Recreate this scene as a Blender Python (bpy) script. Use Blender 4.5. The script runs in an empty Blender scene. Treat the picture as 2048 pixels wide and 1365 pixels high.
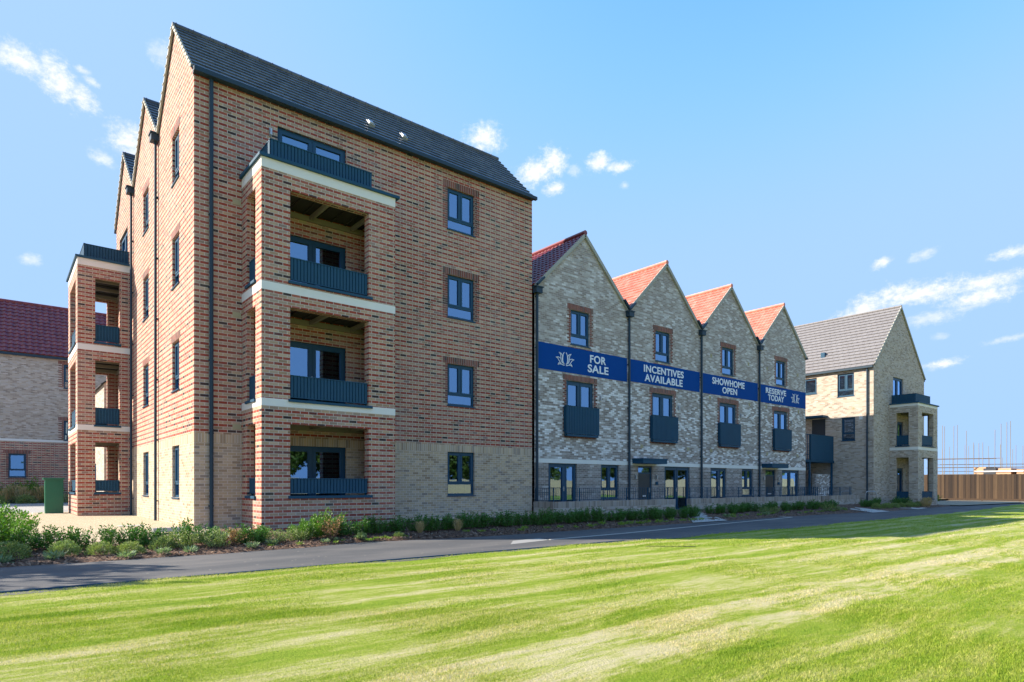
import bpy, math, random
import numpy as np
from mathutils import Vector, Matrix
random.seed(7); rng = np.random.default_rng(11)
sc = bpy.context.scene
# ------------------------------------------------------------------ camera
CAM = (-3.9607, -17.7577, 1.12)
HEAD = math.radians(50.698)
cam = bpy.data.cameras.new('camera'); camo = bpy.data.objects.new('camera', cam)
sc.collection.objects.link(camo); sc.camera = camo
cam.sensor_width = 36; cam.lens = 1263 / 2048 * 36
cam.shift_y = (970 - 682.5) / 2048
cam.clip_end = 3000; cam.clip_start = .1
camo.location = CAM
camo.rotation_euler = (math.radians(90), 0, HEAD - math.radians(90))
# ------------------------------------------------------------------ sun and sky
SUN_EL = math.radians(33.2)
sdir = Vector((.788, -.616, 0)).normalized()          # horizontal travel of the light
trav = Vector((sdir.x * math.cos(SUN_EL), sdir.y * math.cos(SUN_EL), -math.sin(SUN_EL)))
sl = bpy.data.lights.new('sun', 'SUN'); sl.energy = 3.6; sl.angle = math.radians(.5); sl.color = (1, .91, .78)
so = bpy.data.objects.new('sun', sl); sc.collection.objects.link(so)
so.rotation_euler = trav.to_track_quat('-Z', 'Y').to_euler()
sc.view_settings.view_transform = 'Standard'; sc.view_settings.look = 'None'
sc.view_settings.gamma = 1; sc.view_settings.exposure = 1.62
SKY_STRENGTH = .15
world = bpy.data.worlds.new('World'); sc.world = world; world.use_nodes = True
wt = world.node_tree; wt.nodes.clear()


class NT:
    """small helper to write node trees"""
    def __init__(s, t): s.t = t
    def node(s, ty, **kw):
        n = s.t.nodes.new(ty)
        for k, v in kw.items(): setattr(n, k, v)
        return n
    def put(s, sock, v):
        if isinstance(v, bpy.types.NodeSocket): s.t.links.new(v, sock)
        elif v is not None:
            if hasattr(sock.default_value, '__len__') and not hasattr(v, '__len__'): v = [v] * len(sock.default_value)
            if hasattr(v, '__len__') and len(v) == 3 and len(sock.default_value) == 4: v = (*v, 1)
            sock.default_value = v
    def m(s, op, a, b=None, c=None, clamp=False):
        n = s.node('ShaderNodeMath', operation=op, use_clamp=clamp)
        s.put(n.inputs[0], a)
        if b is not None: s.put(n.inputs[1], b)
        if c is not None: s.put(n.inputs[2], c)
        return n.outputs[0]
    def mix(s, f, a, b, blend='MIX'):
        n = s.node('ShaderNodeMix', data_type='RGBA', blend_type=blend)
        s.put(n.inputs['Factor'], f); s.put(n.inputs[6], a); s.put(n.inputs[7], b)
        return n.outputs[2]
    def ramp(s, f, stops, const=False):
        n = s.node('ShaderNodeValToRGB'); cr = n.color_ramp
        if const: cr.interpolation = 'CONSTANT'
        while len(cr.elements) < len(stops): cr.elements.new(.5)
        for e, (p, c) in zip(cr.elements, stops): e.position = p; e.color = (*c, 1)
        s.put(n.inputs[0], f); return n.outputs[0]
    def noise(s, vec, scale, detail=2, rough=.5, dim='3D'):
        n = s.node('ShaderNodeTexNoise', noise_dimensions=dim)
        if vec is not None: s.put(n.inputs['Vector'], vec)
        s.put(n.inputs['Scale'], scale); s.put(n.inputs['Detail'], detail); s.put(n.inputs['Roughness'], rough)
        return n.outputs[0]
    def sep(s, v):
        n = s.node('ShaderNodeSeparateXYZ'); s.put(n.inputs[0], v); return n.outputs
    def comb(s, x, y, z=0.):
        n = s.node('ShaderNodeCombineXYZ'); s.put(n.inputs[0], x); s.put(n.inputs[1], y); s.put(n.inputs[2], z); return n.outputs[0]
    def rnge(s, v, a, b, c=0., d=1., smooth=False):
        n = s.node('ShaderNodeMapRange'); n.clamp = True
        if smooth: n.interpolation_type = 'SMOOTHSTEP'
        s.put(n.inputs[0], v)
        for i, q in enumerate((a, b, c, d)): s.put(n.inputs[i + 1], q)
        return n.outputs[0]
    def white(s, vec, dim='3D'):
        n = s.node('ShaderNodeTexWhiteNoise', noise_dimensions=dim); s.put(n.inputs['Vector'], vec)
        return n.outputs['Value'], n.outputs['Color']


W = NT(wt)
sky = W.node('ShaderNodeTexSky', sky_type='NISHITA'); sky.sun_disc = False
sky.sun_elevation = SUN_EL; sky.sun_rotation = math.atan2(-sdir.x, -sdir.y)
sky.air_density = 1.0; sky.dust_density = .6; sky.ozone_density = 2.0; sky.altitude = 0
tc = W.node('ShaderNodeTexCoord')
d = W.sep(tc.outputs['Generated'])
az = W.m('MULTIPLY', W.m('ARCTAN2', d[1], d[0]), 57.2958)
el = W.m('MULTIPLY', W.m('ARCSINE', d[2]), 57.2958)
ae = W.comb(az, el)
# clouds: azimuth, elevation, half width, half height (degrees), tilt, density
CL = [(88.6, 27.95, 2.6, .75, -6, 1), (86.4, 27.5, 1.7, 1.05, -42, 1.2), (85.0, 26.9, 1.1, .8, -35, 1), (84.9, 28.5, .6, .25, 0, .8), (84.4, 28.0, .6, .3, -20, .7),
      (79.8, 30.8, .9, .8, 0, .5), (82.0, 25.1, 1.6, 1.0, 10, 1), (81.6, 24.2, 1.4, .8, 0, .8), (83.6, 23.4, .9, .45, -10, .7), (88, 15.8, .7, .4, 0, .6),
      (53.3, 28.8, 1.8, 1.0, 0, 1.1), (48.6, 26.3, 1.9, 1.0, 15, 1.1), (46.9, 27.2, 1.3, 1.0, 0, 1.1), (46.9, 25.1, 1.1, .45, 5, 1.1), (45.0, 26.3, .7, .5, 0, .5),
      (42.9, 26.8, 1.2, .7, 5, 1.2), (41.2, 26.4, 1.3, .45, 0, 1), (40.6, 25.0, .4, .3, 0, .5), (20.3, 16.9, .8, .35, 15, .9), (17.6, 17.0, 1.0, .35, 15, .6), (12.2, 16.1, 1.4, .4, 8, .9),
      (21.5, 13.6, 2.6, .9, 22, 1.2), (17.6, 14.3, 3.4, .8, 4, 1.1), (19.4, 14.3, 1.7, .9, 0, 1.2), (13.8, 14.4, 2.6, .55, 6, 1), (14.2, 13.4, 2.2, .6, 6, 1), (17.0, 12.4, 1.9, .5, 4, .6), (14.5, 12.9, 2, .3, 10, .5),
      (16.4, 9.0, 1.3, .38, 6, 1), (16.5, 11.0, .6, .25, 0, .35), (12.6, 10.3, 1.3, .25, 6, .6), (107, 30, 5, 1.5, 5, 1), (-10, 22, 7, 1.5, 5, 1), (150, 26, 8, 2, 0, 1)]
nz1 = W.noise(W.comb(W.m('MULTIPLY', az, .75), el), .7, 8, .66)
nz2 = W.noise(W.comb(W.m('MULTIPLY', az, .7), el, 5.), 2.6, 5, .6)
nz = W.m('ADD', W.m('MULTIPLY', W.m('SUBTRACT', nz1, .5), 2.6), W.m('ADD', W.m('MULTIPLY', W.m('SUBTRACT', nz2, .5), 1.9), W.m('MULTIPLY', W.m('SUBTRACT', W.noise(ae, 9., 4, .65), .5), .8)))
cov = None
for (a0, e0, rx, ry, th, den) in CL:
    mp = W.node('ShaderNodeMapping', vector_type='TEXTURE')
    W.put(mp.inputs['Vector'], ae)
    mp.inputs['Location'].default_value = (a0, e0, 0); mp.inputs['Rotation'].default_value = (0, 0, -math.radians(th)); mp.inputs['Scale'].default_value = (rx * 1.25, ry * 1.3, 1)
    ln = W.node('ShaderNodeVectorMath', operation='LENGTH'); W.put(ln.inputs[0], mp.outputs[0])
    q = W.m('SUBTRACT', 1.0, ln.outputs['Value'])
    q = W.m('MULTIPLY', W.rnge(W.m('ADD', q, W.m('MULTIPLY', nz, .55)), -.05, 1.05, smooth=True), min(den * .92, 1))
    cov = q if cov is None else W.m('MAXIMUM', cov, q)
cov = W.m('MULTIPLY', cov, .97)
sk = W.sep(W.mix(1.0, sky.outputs[0], (.84, 1.05, 1.27), 'MULTIPLY'))
def soft(c, k):
    c = W.m('MULTIPLY', W.m('POWER', W.m('DIVIDE', c, k), 2.05), k)
    return W.m('DIVIDE', c, W.m('POWER', W.m('ADD', 1.0, W.m('POWER', W.m('DIVIDE', c, k), 4.)), 1 / 4.))
skyc = W.comb(soft(sk[0], .95), soft(sk[1], 1.50), soft(sk[2], 2.45))
cloudc = W.mix(W.rnge(nz2, .3, .7), (2.05, 2.15, 2.3), (2.65, 2.63, 2.65))
bgc = W.mix(cov, skyc, cloudc)
bg = W.node('ShaderNodeBackground'); W.put(bg.inputs[0], bgc); bg.inputs[1].default_value = SKY_STRENGTH
wo = W.node('ShaderNodeOutputWorld'); wt.links.new(bg.outputs[0], wo.inputs[0])


# ------------------------------------------------------------------ materials
def newmat(name):
    mt = bpy.data.materials.new(name); mt.use_nodes = True; t = mt.node_tree; t.nodes.clear()
    n = NT(t); bs = n.node('ShaderNodeBsdfPrincipled'); out = n.node('ShaderNodeOutputMaterial')
    t.links.new(bs.outputs[0], out.inputs[0]); return mt, n, bs, out


def bump(n, bs, h, dist=.01, strength=.6):
    b = n.node('ShaderNodeBump'); n.put(b.inputs['Height'], h); b.inputs['Distance'].default_value = dist; b.inputs['Strength'].default_value = strength
    n.t.links.new(b.outputs[0], bs.inputs['Normal'])


def plain(name, col, rough=.6, metal=0, var=.12, scale=3., spec=.5, bmp=0):
    mt, n, bs, _ = newmat(name)
    g = n.node('ShaderNodeNewGeometry')
    v = n.noise(g.outputs['Position'], scale, 4, .6)
    n.put(bs.inputs['Base Color'], n.mix(v, tuple(c * (1 - var) for c in col), tuple(min(1, c * (1 + var)) for c in col)))
    bs.inputs['Roughness'].default_value = rough; bs.inputs['Metallic'].default_value = metal
    bs.inputs['Specular IOR Level'].default_value = spec
    if bmp: bump(n, bs, n.noise(g.outputs['Position'], scale * 8, 3), bmp)
    return mt


CREAM = [(0, (.31, .215, .135)), (.18, (.46, .335, .215)), (.42, (.55, .41, .265)), (.6, (.40, .32, .24)), (.78, (.59, .45, .31)), (.93, (.27, .21, .17)), (1, (.48, .36, .24))]
REDS = [(0, (.04, .028, .028)), (.08, (.08, .04, .038)), (.13, (.27, .05, .032)), (.5, (.37, .075, .045)), (.75, (.26, .05, .034)), (.9, (.42, .12, .075)), (1, (.17, .055, .045))]
GREYS = [(0, (.20, .16, .135)), (.25, (.28, .23, .20)), (.45, (.36, .31, .275)), (.58, (.50, .455, .42)), (.68, (.68, .655, .64)), (.80, (.84, .82, .82)), (1, (.90, .88, .88))]
REDT = [(0, (.06, .035, .03)), (.2, (.14, .05, .04)), (.5, (.25, .07, .045)), (.8, (.17, .055, .04)), (1, (.27, .10, .07))]
BUFFG = [(0, (.27, .21, .165)), (.3, (.42, .335, .26)), (.6, (.50, .41, .325)), (.8, (.46, .40, .35)), (1, (.58, .50, .42))]


def brick(name, kind):
    """kind: striped, plinth (buff below with a soldier band, striped above), grey, buffgrey, red, soldier, rustic"""
    mt, n, bs, _ = newmat(name)
    g = n.node('ShaderNodeNewGeometry')
    P = n.sep(g.outputs['Position']); N = n.sep(g.outputs['True Normal'])
    side = n.m('GREATER_THAN', n.m('ABSOLUTE', N[0]), .5)
    u = n.m('ADD', n.m('MULTIPLY', P[0], n.m('SUBTRACT', 1., side)), n.m('MULTIPLY', P[1], side))
    u = n.m('ADD', u, 200.); z = n.m('ADD', P[2], 10.02)
    flat = n.m('GREATER_THAN', n.m('ABSOLUTE', N[2]), .5); z = n.m('ADD', n.m('MULTIPLY', z, n.m('SUBTRACT', 1., flat)), n.m('MULTIPLY', n.m('ADD', P[1], 50.), flat))
    if kind == 'soldier': u, z = n.m('ADD', z, .0), u
    H, L = .075, .225
    zr = n.m('DIVIDE', z, H); row = n.m('FLOOR', zr); fz = n.m('FRACT', zr)
    par = n.m('MODULO', row, 2.)
    if kind == 'soldier': par = n.m('MULTIPLY', par, 0.)
    cu = n.m('ADD', n.m('DIVIDE', u, L), n.m('MULTIPLY', par, .5)); col = n.m('FLOOR', cu); fu = n.m('FRACT', cu)
    mz, mu = .085, .03
    if kind in ('striped', 'plinth'): mz, mu = .065, .032
    ez = n.m('MINIMUM', fz, n.m('SUBTRACT', 1., fz)); eu = n.m('MINIMUM', fu, n.m('SUBTRACT', 1., fu))
    wob = n.m('MULTIPLY', n.m('SUBTRACT', n.noise(g.outputs['Position'], 38, 2), .5), .05)
    az_ = n.rnge(n.m('ADD', ez, wob), mz * .75, mz * 1.25)
    au_ = n.rnge(n.m('ADD', eu, n.m('MULTIPLY', wob, .33)), mu * .75, mu * 1.25) if kind != 'soldier' else n.m('ADD', 1., 0.)
    br = n.m('MULTIPLY', az_, au_)
    hv, hc = n.white(n.comb(col, row, side)); hs = n.sep(hc)
    fine = n.noise(g.outputs['Position'], 26, 4, .65)
    big = n.noise(g.outputs['Position'], .55, 3, .55)
    cream = n.ramp(hs[0], CREAM)
    if kind == 'striped': cream = n.mix(1., cream, (.93, .86, .84), 'MULTIPLY')
    if kind in ('striped', 'plinth'):
        red = n.ramp(hs[1], REDS)
        c = n.mix(par, cream if kind == 'striped' else n.mix(1., cream, (.93, .86, .84), 'MULTIPLY'), red)
        if kind == 'plinth':
            low = n.m('LESS_THAN', P[2], 2.455)
            # soldier band 2.23 - 2.455
            sb = n.m('MULTIPLY', low, n.m('GREATER_THAN', P[2], 2.225))
            su = n.m('DIVIDE', u, H); sf = n.m('FRACT', su)
            sm = n.rnge(n.m('MINIMUM', sf, n.m('SUBTRACT', 1., sf)), .05, .11)
            sh, shc = n.white(n.comb(n.m('FLOOR', su), 3., 1.))
            c = n.mix(low, c, cream); c = n.mix(sb, c, n.ramp(sh, CREAM))
            br = n.m('ADD', n.m('MULTIPLY', br, n.m('SUBTRACT', 1., sb)), n.m('MULTIPLY', sm, sb))
        mort = (.64, .54, .46)
    elif kind in ('grey', 'rustic'):
        cl = n.noise(g.outputs['Position'], 1.1, 4, .7)
        q = n.m('ADD', n.m('MULTIPLY', hs[0], .62), n.m('MULTIPLY', n.m('SUBTRACT', cl, .30), .95))
        q = n.m('ADD', n.m('MULTIPLY', n.m('SUBTRACT', q, .5), n.rnge(P[2], 4.5, 7.5, 1.05, .6)), n.rnge(P[2], 4.5, 7.5, .5, .47))
        if kind == 'rustic': q = n.m('MULTIPLY', q, .66)
        c = n.ramp(q, GREYS); mort = (.50, .45, .41)
        if kind == 'rustic':
            groove = n.m('LESS_THAN', n.m('MODULO', row, 4.), .5); c = n.mix(n.m('MULTIPLY', groove, .62), c, (.13, .11, .09))
            br = n.m('MULTIPLY', br, n.m('SUBTRACT', 1., n.m('MULTIPLY', groove, .0)))
    elif kind == 'buffgrey':
        c = n.ramp(hs[0], BUFFG); mort = (.47, .42, .35)
    else:
        c = n.ramp(hs[1], REDT); mort = (.42, .36, .31)
    c = n.mix(n.m('MULTIPLY', fine, .4), c, n.mix(1., c, (.55, .55, .55), 'MULTIPLY'))
    c = n.mix(1., c, (1.1, 1.08, 1.06), 'MULTIPLY')
    c = n.mix(n.m('MULTIPLY', n.rnge(big, .45, .75), .22), c, (.42, .38, .33))
    c = n.mix(br, n.mix(fine, tuple(k * .8 for k in mort), tuple(min(1, k * 1.15) for k in mort)), c)
    n.put(bs.inputs['Base Color'], c); bs.inputs['Roughness'].default_value = .88; bs.inputs['Specular IOR Level'].default_value = .25
    bump(n, bs, n.m('ADD', n.m('MULTIPLY', br, 1.0), n.m('MULTIPLY', fine, .5)), .005, .7)
    return mt


def glassy(name, tint=(1, 1, 1), base=.25, boost=2.6):
    mt, n, bs, out = newmat(name); n.t.nodes.remove(bs)
    fr = n.node('ShaderNodeFresnel'); fr.inputs[0].default_value = 1.5
    g = n.node('ShaderNodeNewGeometry')
    wv = n.noise(g.outputs['Position'], 1.3, 1)
    b = n.node('ShaderNodeBump'); n.put(b.inputs['Height'], wv); b.inputs['Distance'].default_value = .004; b.inputs['Strength'].default_value = .5
    gl = n.node('ShaderNodeBsdfGlossy'); gl.inputs['Roughness'].default_value = .015; gl.inputs['Color'].default_value = (*tint, 1)
    n.t.links.new(b.outputs[0], gl.inputs['Normal'])
    tr = n.node('ShaderNodeBsdfTransparent'); tr.inputs[0].default_value = (.42, .48, .48, 1)
    mx = n.node('ShaderNodeMixShader')
    n.put(mx.inputs[0], n.m('ADD', n.m('MULTIPLY', fr.outputs[0], boost), base, clamp=True))
    n.t.links.new(tr.outputs[0], mx.inputs[1]); n.t.links.new(gl.outputs[0], mx.inputs[2]); n.t.links.new(mx.outputs[0], out.inputs[0])
    return mt


def tiles(name, cols, rough=.55, wdt=.3, rowh=.3, axis=0, spec=.4):
    mt, n, bs, _ = newmat(name)
    g = n.node('ShaderNodeNewGeometry'); P = n.sep(g.outputs['Position'])
    r = n.m('FLOOR', n.m('DIVIDE', n.m('ADD', P[2], .01), rowh)); u = n.m('ADD', n.m('DIVIDE', P[axis], wdt), n.m('MULTIPLY', n.m('MODULO', r, 2.), .5))
    hv, hc = n.white(n.comb(n.m('FLOOR', u), r, 1.))
    fu = n.m('FRACT', u); j = n.rnge(n.m('MINIMUM', fu, n.m('SUBTRACT', 1., fu)), .01, .035)
    f = n.noise(g.outputs['Position'], 9, 4, .6)
    c = n.ramp(n.m('ADD', n.m('MULTIPLY', hv, .7), n.m('MULTIPLY', f, .3)), cols)
    c = n.mix(j, tuple(k * .35 for k in cols[0][1]), c) if axis is not None and wdt > .25 else c
    n.put(bs.inputs['Base Color'], c); bs.inputs['Roughness'].default_value = rough; bs.inputs['Specular IOR Level'].default_value = spec
    bump(n, bs, f, .004, .4)
    return mt


def leafmat(name, a, b, rough=.5, trans=.25):
    mt, n, bs, out = newmat(name)
    oi = n.node('ShaderNodeObjectInfo'); g = n.node('ShaderNodeNewGeometry')
    h = n.white(n.comb(n.m('MULTIPLY', g.outputs['Random Per Island'], 91.), oi.outputs['Random'], 0.))[0]
    c = n.mix(h, a, b)
    c = n.mix(n.m('MULTIPLY', oi.outputs['Random'], .35), c, n.mix(1., c, (1.25, 1.0, .7), 'MULTIPLY'))
    n.put(bs.inputs['Base Color'], c); bs.inputs['Roughness'].default_value = rough; bs.inputs['Specular IOR Level'].default_value = .35
    tl = n.node('ShaderNodeBsdfTranslucent'); n.put(tl.inputs[0], n.mix(1., c, (1.3, 1.5, .7), 'MULTIPLY'))
    mx = n.node('ShaderNodeMixShader'); mx.inputs[0].default_value = trans
    n.t.links.new(bs.outputs[0], mx.inputs[1]); n.t.links.new(tl.outputs[0], mx.inputs[2]); n.t.links.new(mx.outputs[0], out.inputs[0])
    return mt


def grass_colour(n, P):
    """mown lawn: dry pale streaks that run with the mower, lush green further out"""
    x, y = P[0], P[1]
    wp = n.m('MULTIPLY', n.m('SUBTRACT', n.noise(n.comb(n.m('MULTIPLY', x, .3), n.m('MULTIPLY', y, .5)), 1., 3), .5), .4)
    ys = n.m('ADD', y, wp)
    s1 = n.noise(n.comb(n.m('MULTIPLY', x, .17), n.m('MULTIPLY', ys, 2.1)), 1., 6, .66)
    s2 = n.noise(n.comb(n.m('MULTIPLY', x, 1.1), n.m('MULTIPLY', ys, 5.5), 4.), 1., 5, .7)
    st = n.m('MULTIPLY', n.m('SINE', n.m('MULTIPLY', n.m('ADD', y, n.m('MULTIPLY', wp, .28)), 6.2832 / .78)), n.rnge(n.noise(n.comb(n.m('MULTIPLY', x, .12), y, 9.), 1., 2), .3, .65, .03, .16))
    dry = n.m('ADD', n.m('ADD', n.m('ADD', n.m('MULTIPLY', s1, 1.4), n.m('MULTIPLY', s2, .95)), -.655), st)
    tow = n.rnge(y, -7.3, -13.2)                                     # drier towards the seam of new turf
    dry = n.m('ADD', dry, n.m('MULTIPLY', tow, .09))
    s3 = n.noise(n.comb(n.m('MULTIPLY', x, 3.2), n.m('MULTIPLY', ys, 13.), 2.), 1., 4, .75); dry = n.m('ADD', dry, n.m('MULTIPLY', n.m('SUBTRACT', s3, .5), .55))
    band = n.m('MULTIPLY', n.rnge(ys, -13.35, -13.75, smooth=True), n.rnge(s2, .3, .55)); dry = n.m('ADD', dry, n.m('MULTIPLY', band, .20))
    band2 = n.m('MULTIPLY', n.rnge(n.m('ABSOLUTE', n.m('ADD', ys, 12.1)), .3, .1), n.rnge(x, 4., 12.)); dry = n.m('ADD', dry, n.m('MULTIPLY', band2, .2))
    edge = n.m('ADD', y, n.m('MULTIPLY', n.m('SUBTRACT', n.noise(n.comb(x, y), .9, 4, .7), .5), .9))
    lush = n.rnge(n.m('ADD', edge, n.m('MULTIPLY', n.m('SUBTRACT', s2, .5), .5)), -14.4, -14.85, smooth=True)
    dry = n.m('MULTIPLY', dry, n.m('SUBTRACT', 1., n.m('MULTIPLY', lush, .36)))
    s4 = n.noise(n.comb(n.m('MULTIPLY', x, 5.), n.m('MULTIPLY', y, 8.)), 1., 4, .8); dry = n.m('ADD', dry, n.m('MULTIPLY', n.m('SUBTRACT', s4, .5), .45))
    fine = n.noise(n.comb(x, y), 35, 3, .7)
    dry = n.m('ADD', dry, n.m('MULTIPLY', n.m('SUBTRACT', fine, .5), .5))
    return n.mix(1., n.ramp(dry, [(.0, (.14, .22, .018)), (.16, (.19, .29, .022)), (.30, (.245, .35, .03)), (.46, (.30, .38, .042)), (.60, (.39, .43, .09)), (.78, (.55, .52, .21)), (1, (.64, .57, .32))]), (1.0, .985, 1.08), 'MULTIPLY')


M = {}
M['striped'] = brick('striped_brick', 'striped'); M['plinth'] = brick('striped_brick_over_buff', 'plinth')
M['grey'] = brick('grey_mottled_brick', 'grey'); M['rustic'] = brick('rusticated_grey_brick', 'rustic')
M['buffg'] = brick('buff_grey_brick', 'buffgrey'); M['red'] = brick('red_brick', 'red'); M['soldier'] = brick('red_soldier_brick', 'soldier')
M['stone'] = plain('cast_stone', (.76, .73, .67), .8, var=.06)
M['metal'] = plain('dark_blue_grey_metal', (.012, .066, .12), .6, var=.15, scale=2, spec=.3)  # base colour carries part of the sky's blue cast on grey metal
M['pipe'] = plain('dark_grey_pipe_paint', (.022, .045, .068), .5, spec=.3)
M['frame'] = plain('window_frame_paint', (.010, .060, .115), .45, var=.1, spec=.35)  # same grey paint with the blue of the sky light mixed in
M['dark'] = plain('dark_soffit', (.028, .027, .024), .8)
M['steel'] = plain('galvanised_steel', (.45, .46, .47), .4, metal=.6)
M['joist'] = plain('ceiling_joist_paint', (.22, .20, .155), .7)
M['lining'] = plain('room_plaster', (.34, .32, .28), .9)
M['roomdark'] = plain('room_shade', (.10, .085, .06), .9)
M['glass'] = glassy('window_glass', (.42, .68, 1.0), .26, 2.7)
M['slate'] = tiles('slate_grey_tile', [(0, (.06, .072, .092)), (.5, (.095, .112, .135)), (1, (.135, .15, .175))], .38, .33, .25, 0, .5)
M['ctile'] = tiles('brown_grey_tile', [(0, (.195, .18, .175)), (.5, (.21, .195, .19)), (1, (.225, .21, .205))], .6, .33, .3, 1)
M['pantile'] = tiles('clay_pantile', [(0, (.46, .14, .09)), (.5, (.60, .21, .145)), (1, (.68, .30, .22))], .5, .2, .25, 1)
M['glazed'] = tiles('dark_glazed_pantile', [(0, (.14, .025, .028)), (.5, (.20, .038, .042)), (1, (.27, .065, .06))], .38, .2, .25, 0, .45)  # rear block's own dark tile, also the shade colour of the first terrace roof
M['verge'] = plain('verge_mortar', (.36, .35, .30), .8)
M['banner'] = plain('royal_blue_vinyl', (.002, .060, .27), .8, var=.08, spec=.12)
M['white'] = plain('white_print', (.80, .82, .84), .5, var=.03)
M['whitep'] = plain('white_plastic', (.72, .72, .70), .4, var=.03)
M['airbrick'] = plain('buff_airbrick', (.42, .36, .22), .7)
M['green'] = plain('green_cabinet_paint', (.015, .14, .065), .35, var=.1)
M['darkgreen'] = plain('door_paint', (.02, .035, .05), .4)
M['wood'] = None
M['dkwin'] = plain('dark_opening', (.03, .035, .045), .6)


def ribbed(name, col, pitch):
    mt, n, bs, _ = newmat(name)
    g = n.node('ShaderNodeNewGeometry'); P = n.sep(g.outputs['Position']); N = n.sep(g.outputs['True Normal'])
    bs.inputs['Base Color'].default_value = (*col, 1); bs.inputs['Roughness'].default_value = .4; return mt


def wood():
    mt, n, bs, _ = newmat('fence_board_wood')
    g = n.node('ShaderNodeNewGeometry'); P = n.sep(g.outputs['Position'])
    h = n.white(n.comb(n.m('MULTIPLY', g.outputs['Random Per Island'], 77.), 0., 0.))[0]
    gr = n.noise(n.comb(n.m('MULTIPLY', P[0], 20.), n.m('MULTIPLY', P[1], 20.), n.m('MULTIPLY', P[2], 1.3)), 1., 4, .7)
    c = n.ramp(n.m('ADD', n.m('MULTIPLY', h, .6), n.m('MULTIPLY', gr, .4)), [(.15, (.018, .010, .006)), (.4, (.042, .023, .012)), (.65, (.075, .043, .021)), (1, (.15, .092, .047))])
    n.put(bs.inputs['Base Color'], c); bs.inputs['Roughness'].default_value = .8
    return mt


M['wood'] = wood()
M['palewood'] = plain('pale_timber', (.50, .36, .22), .85, var=.2, scale=6)


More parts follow.
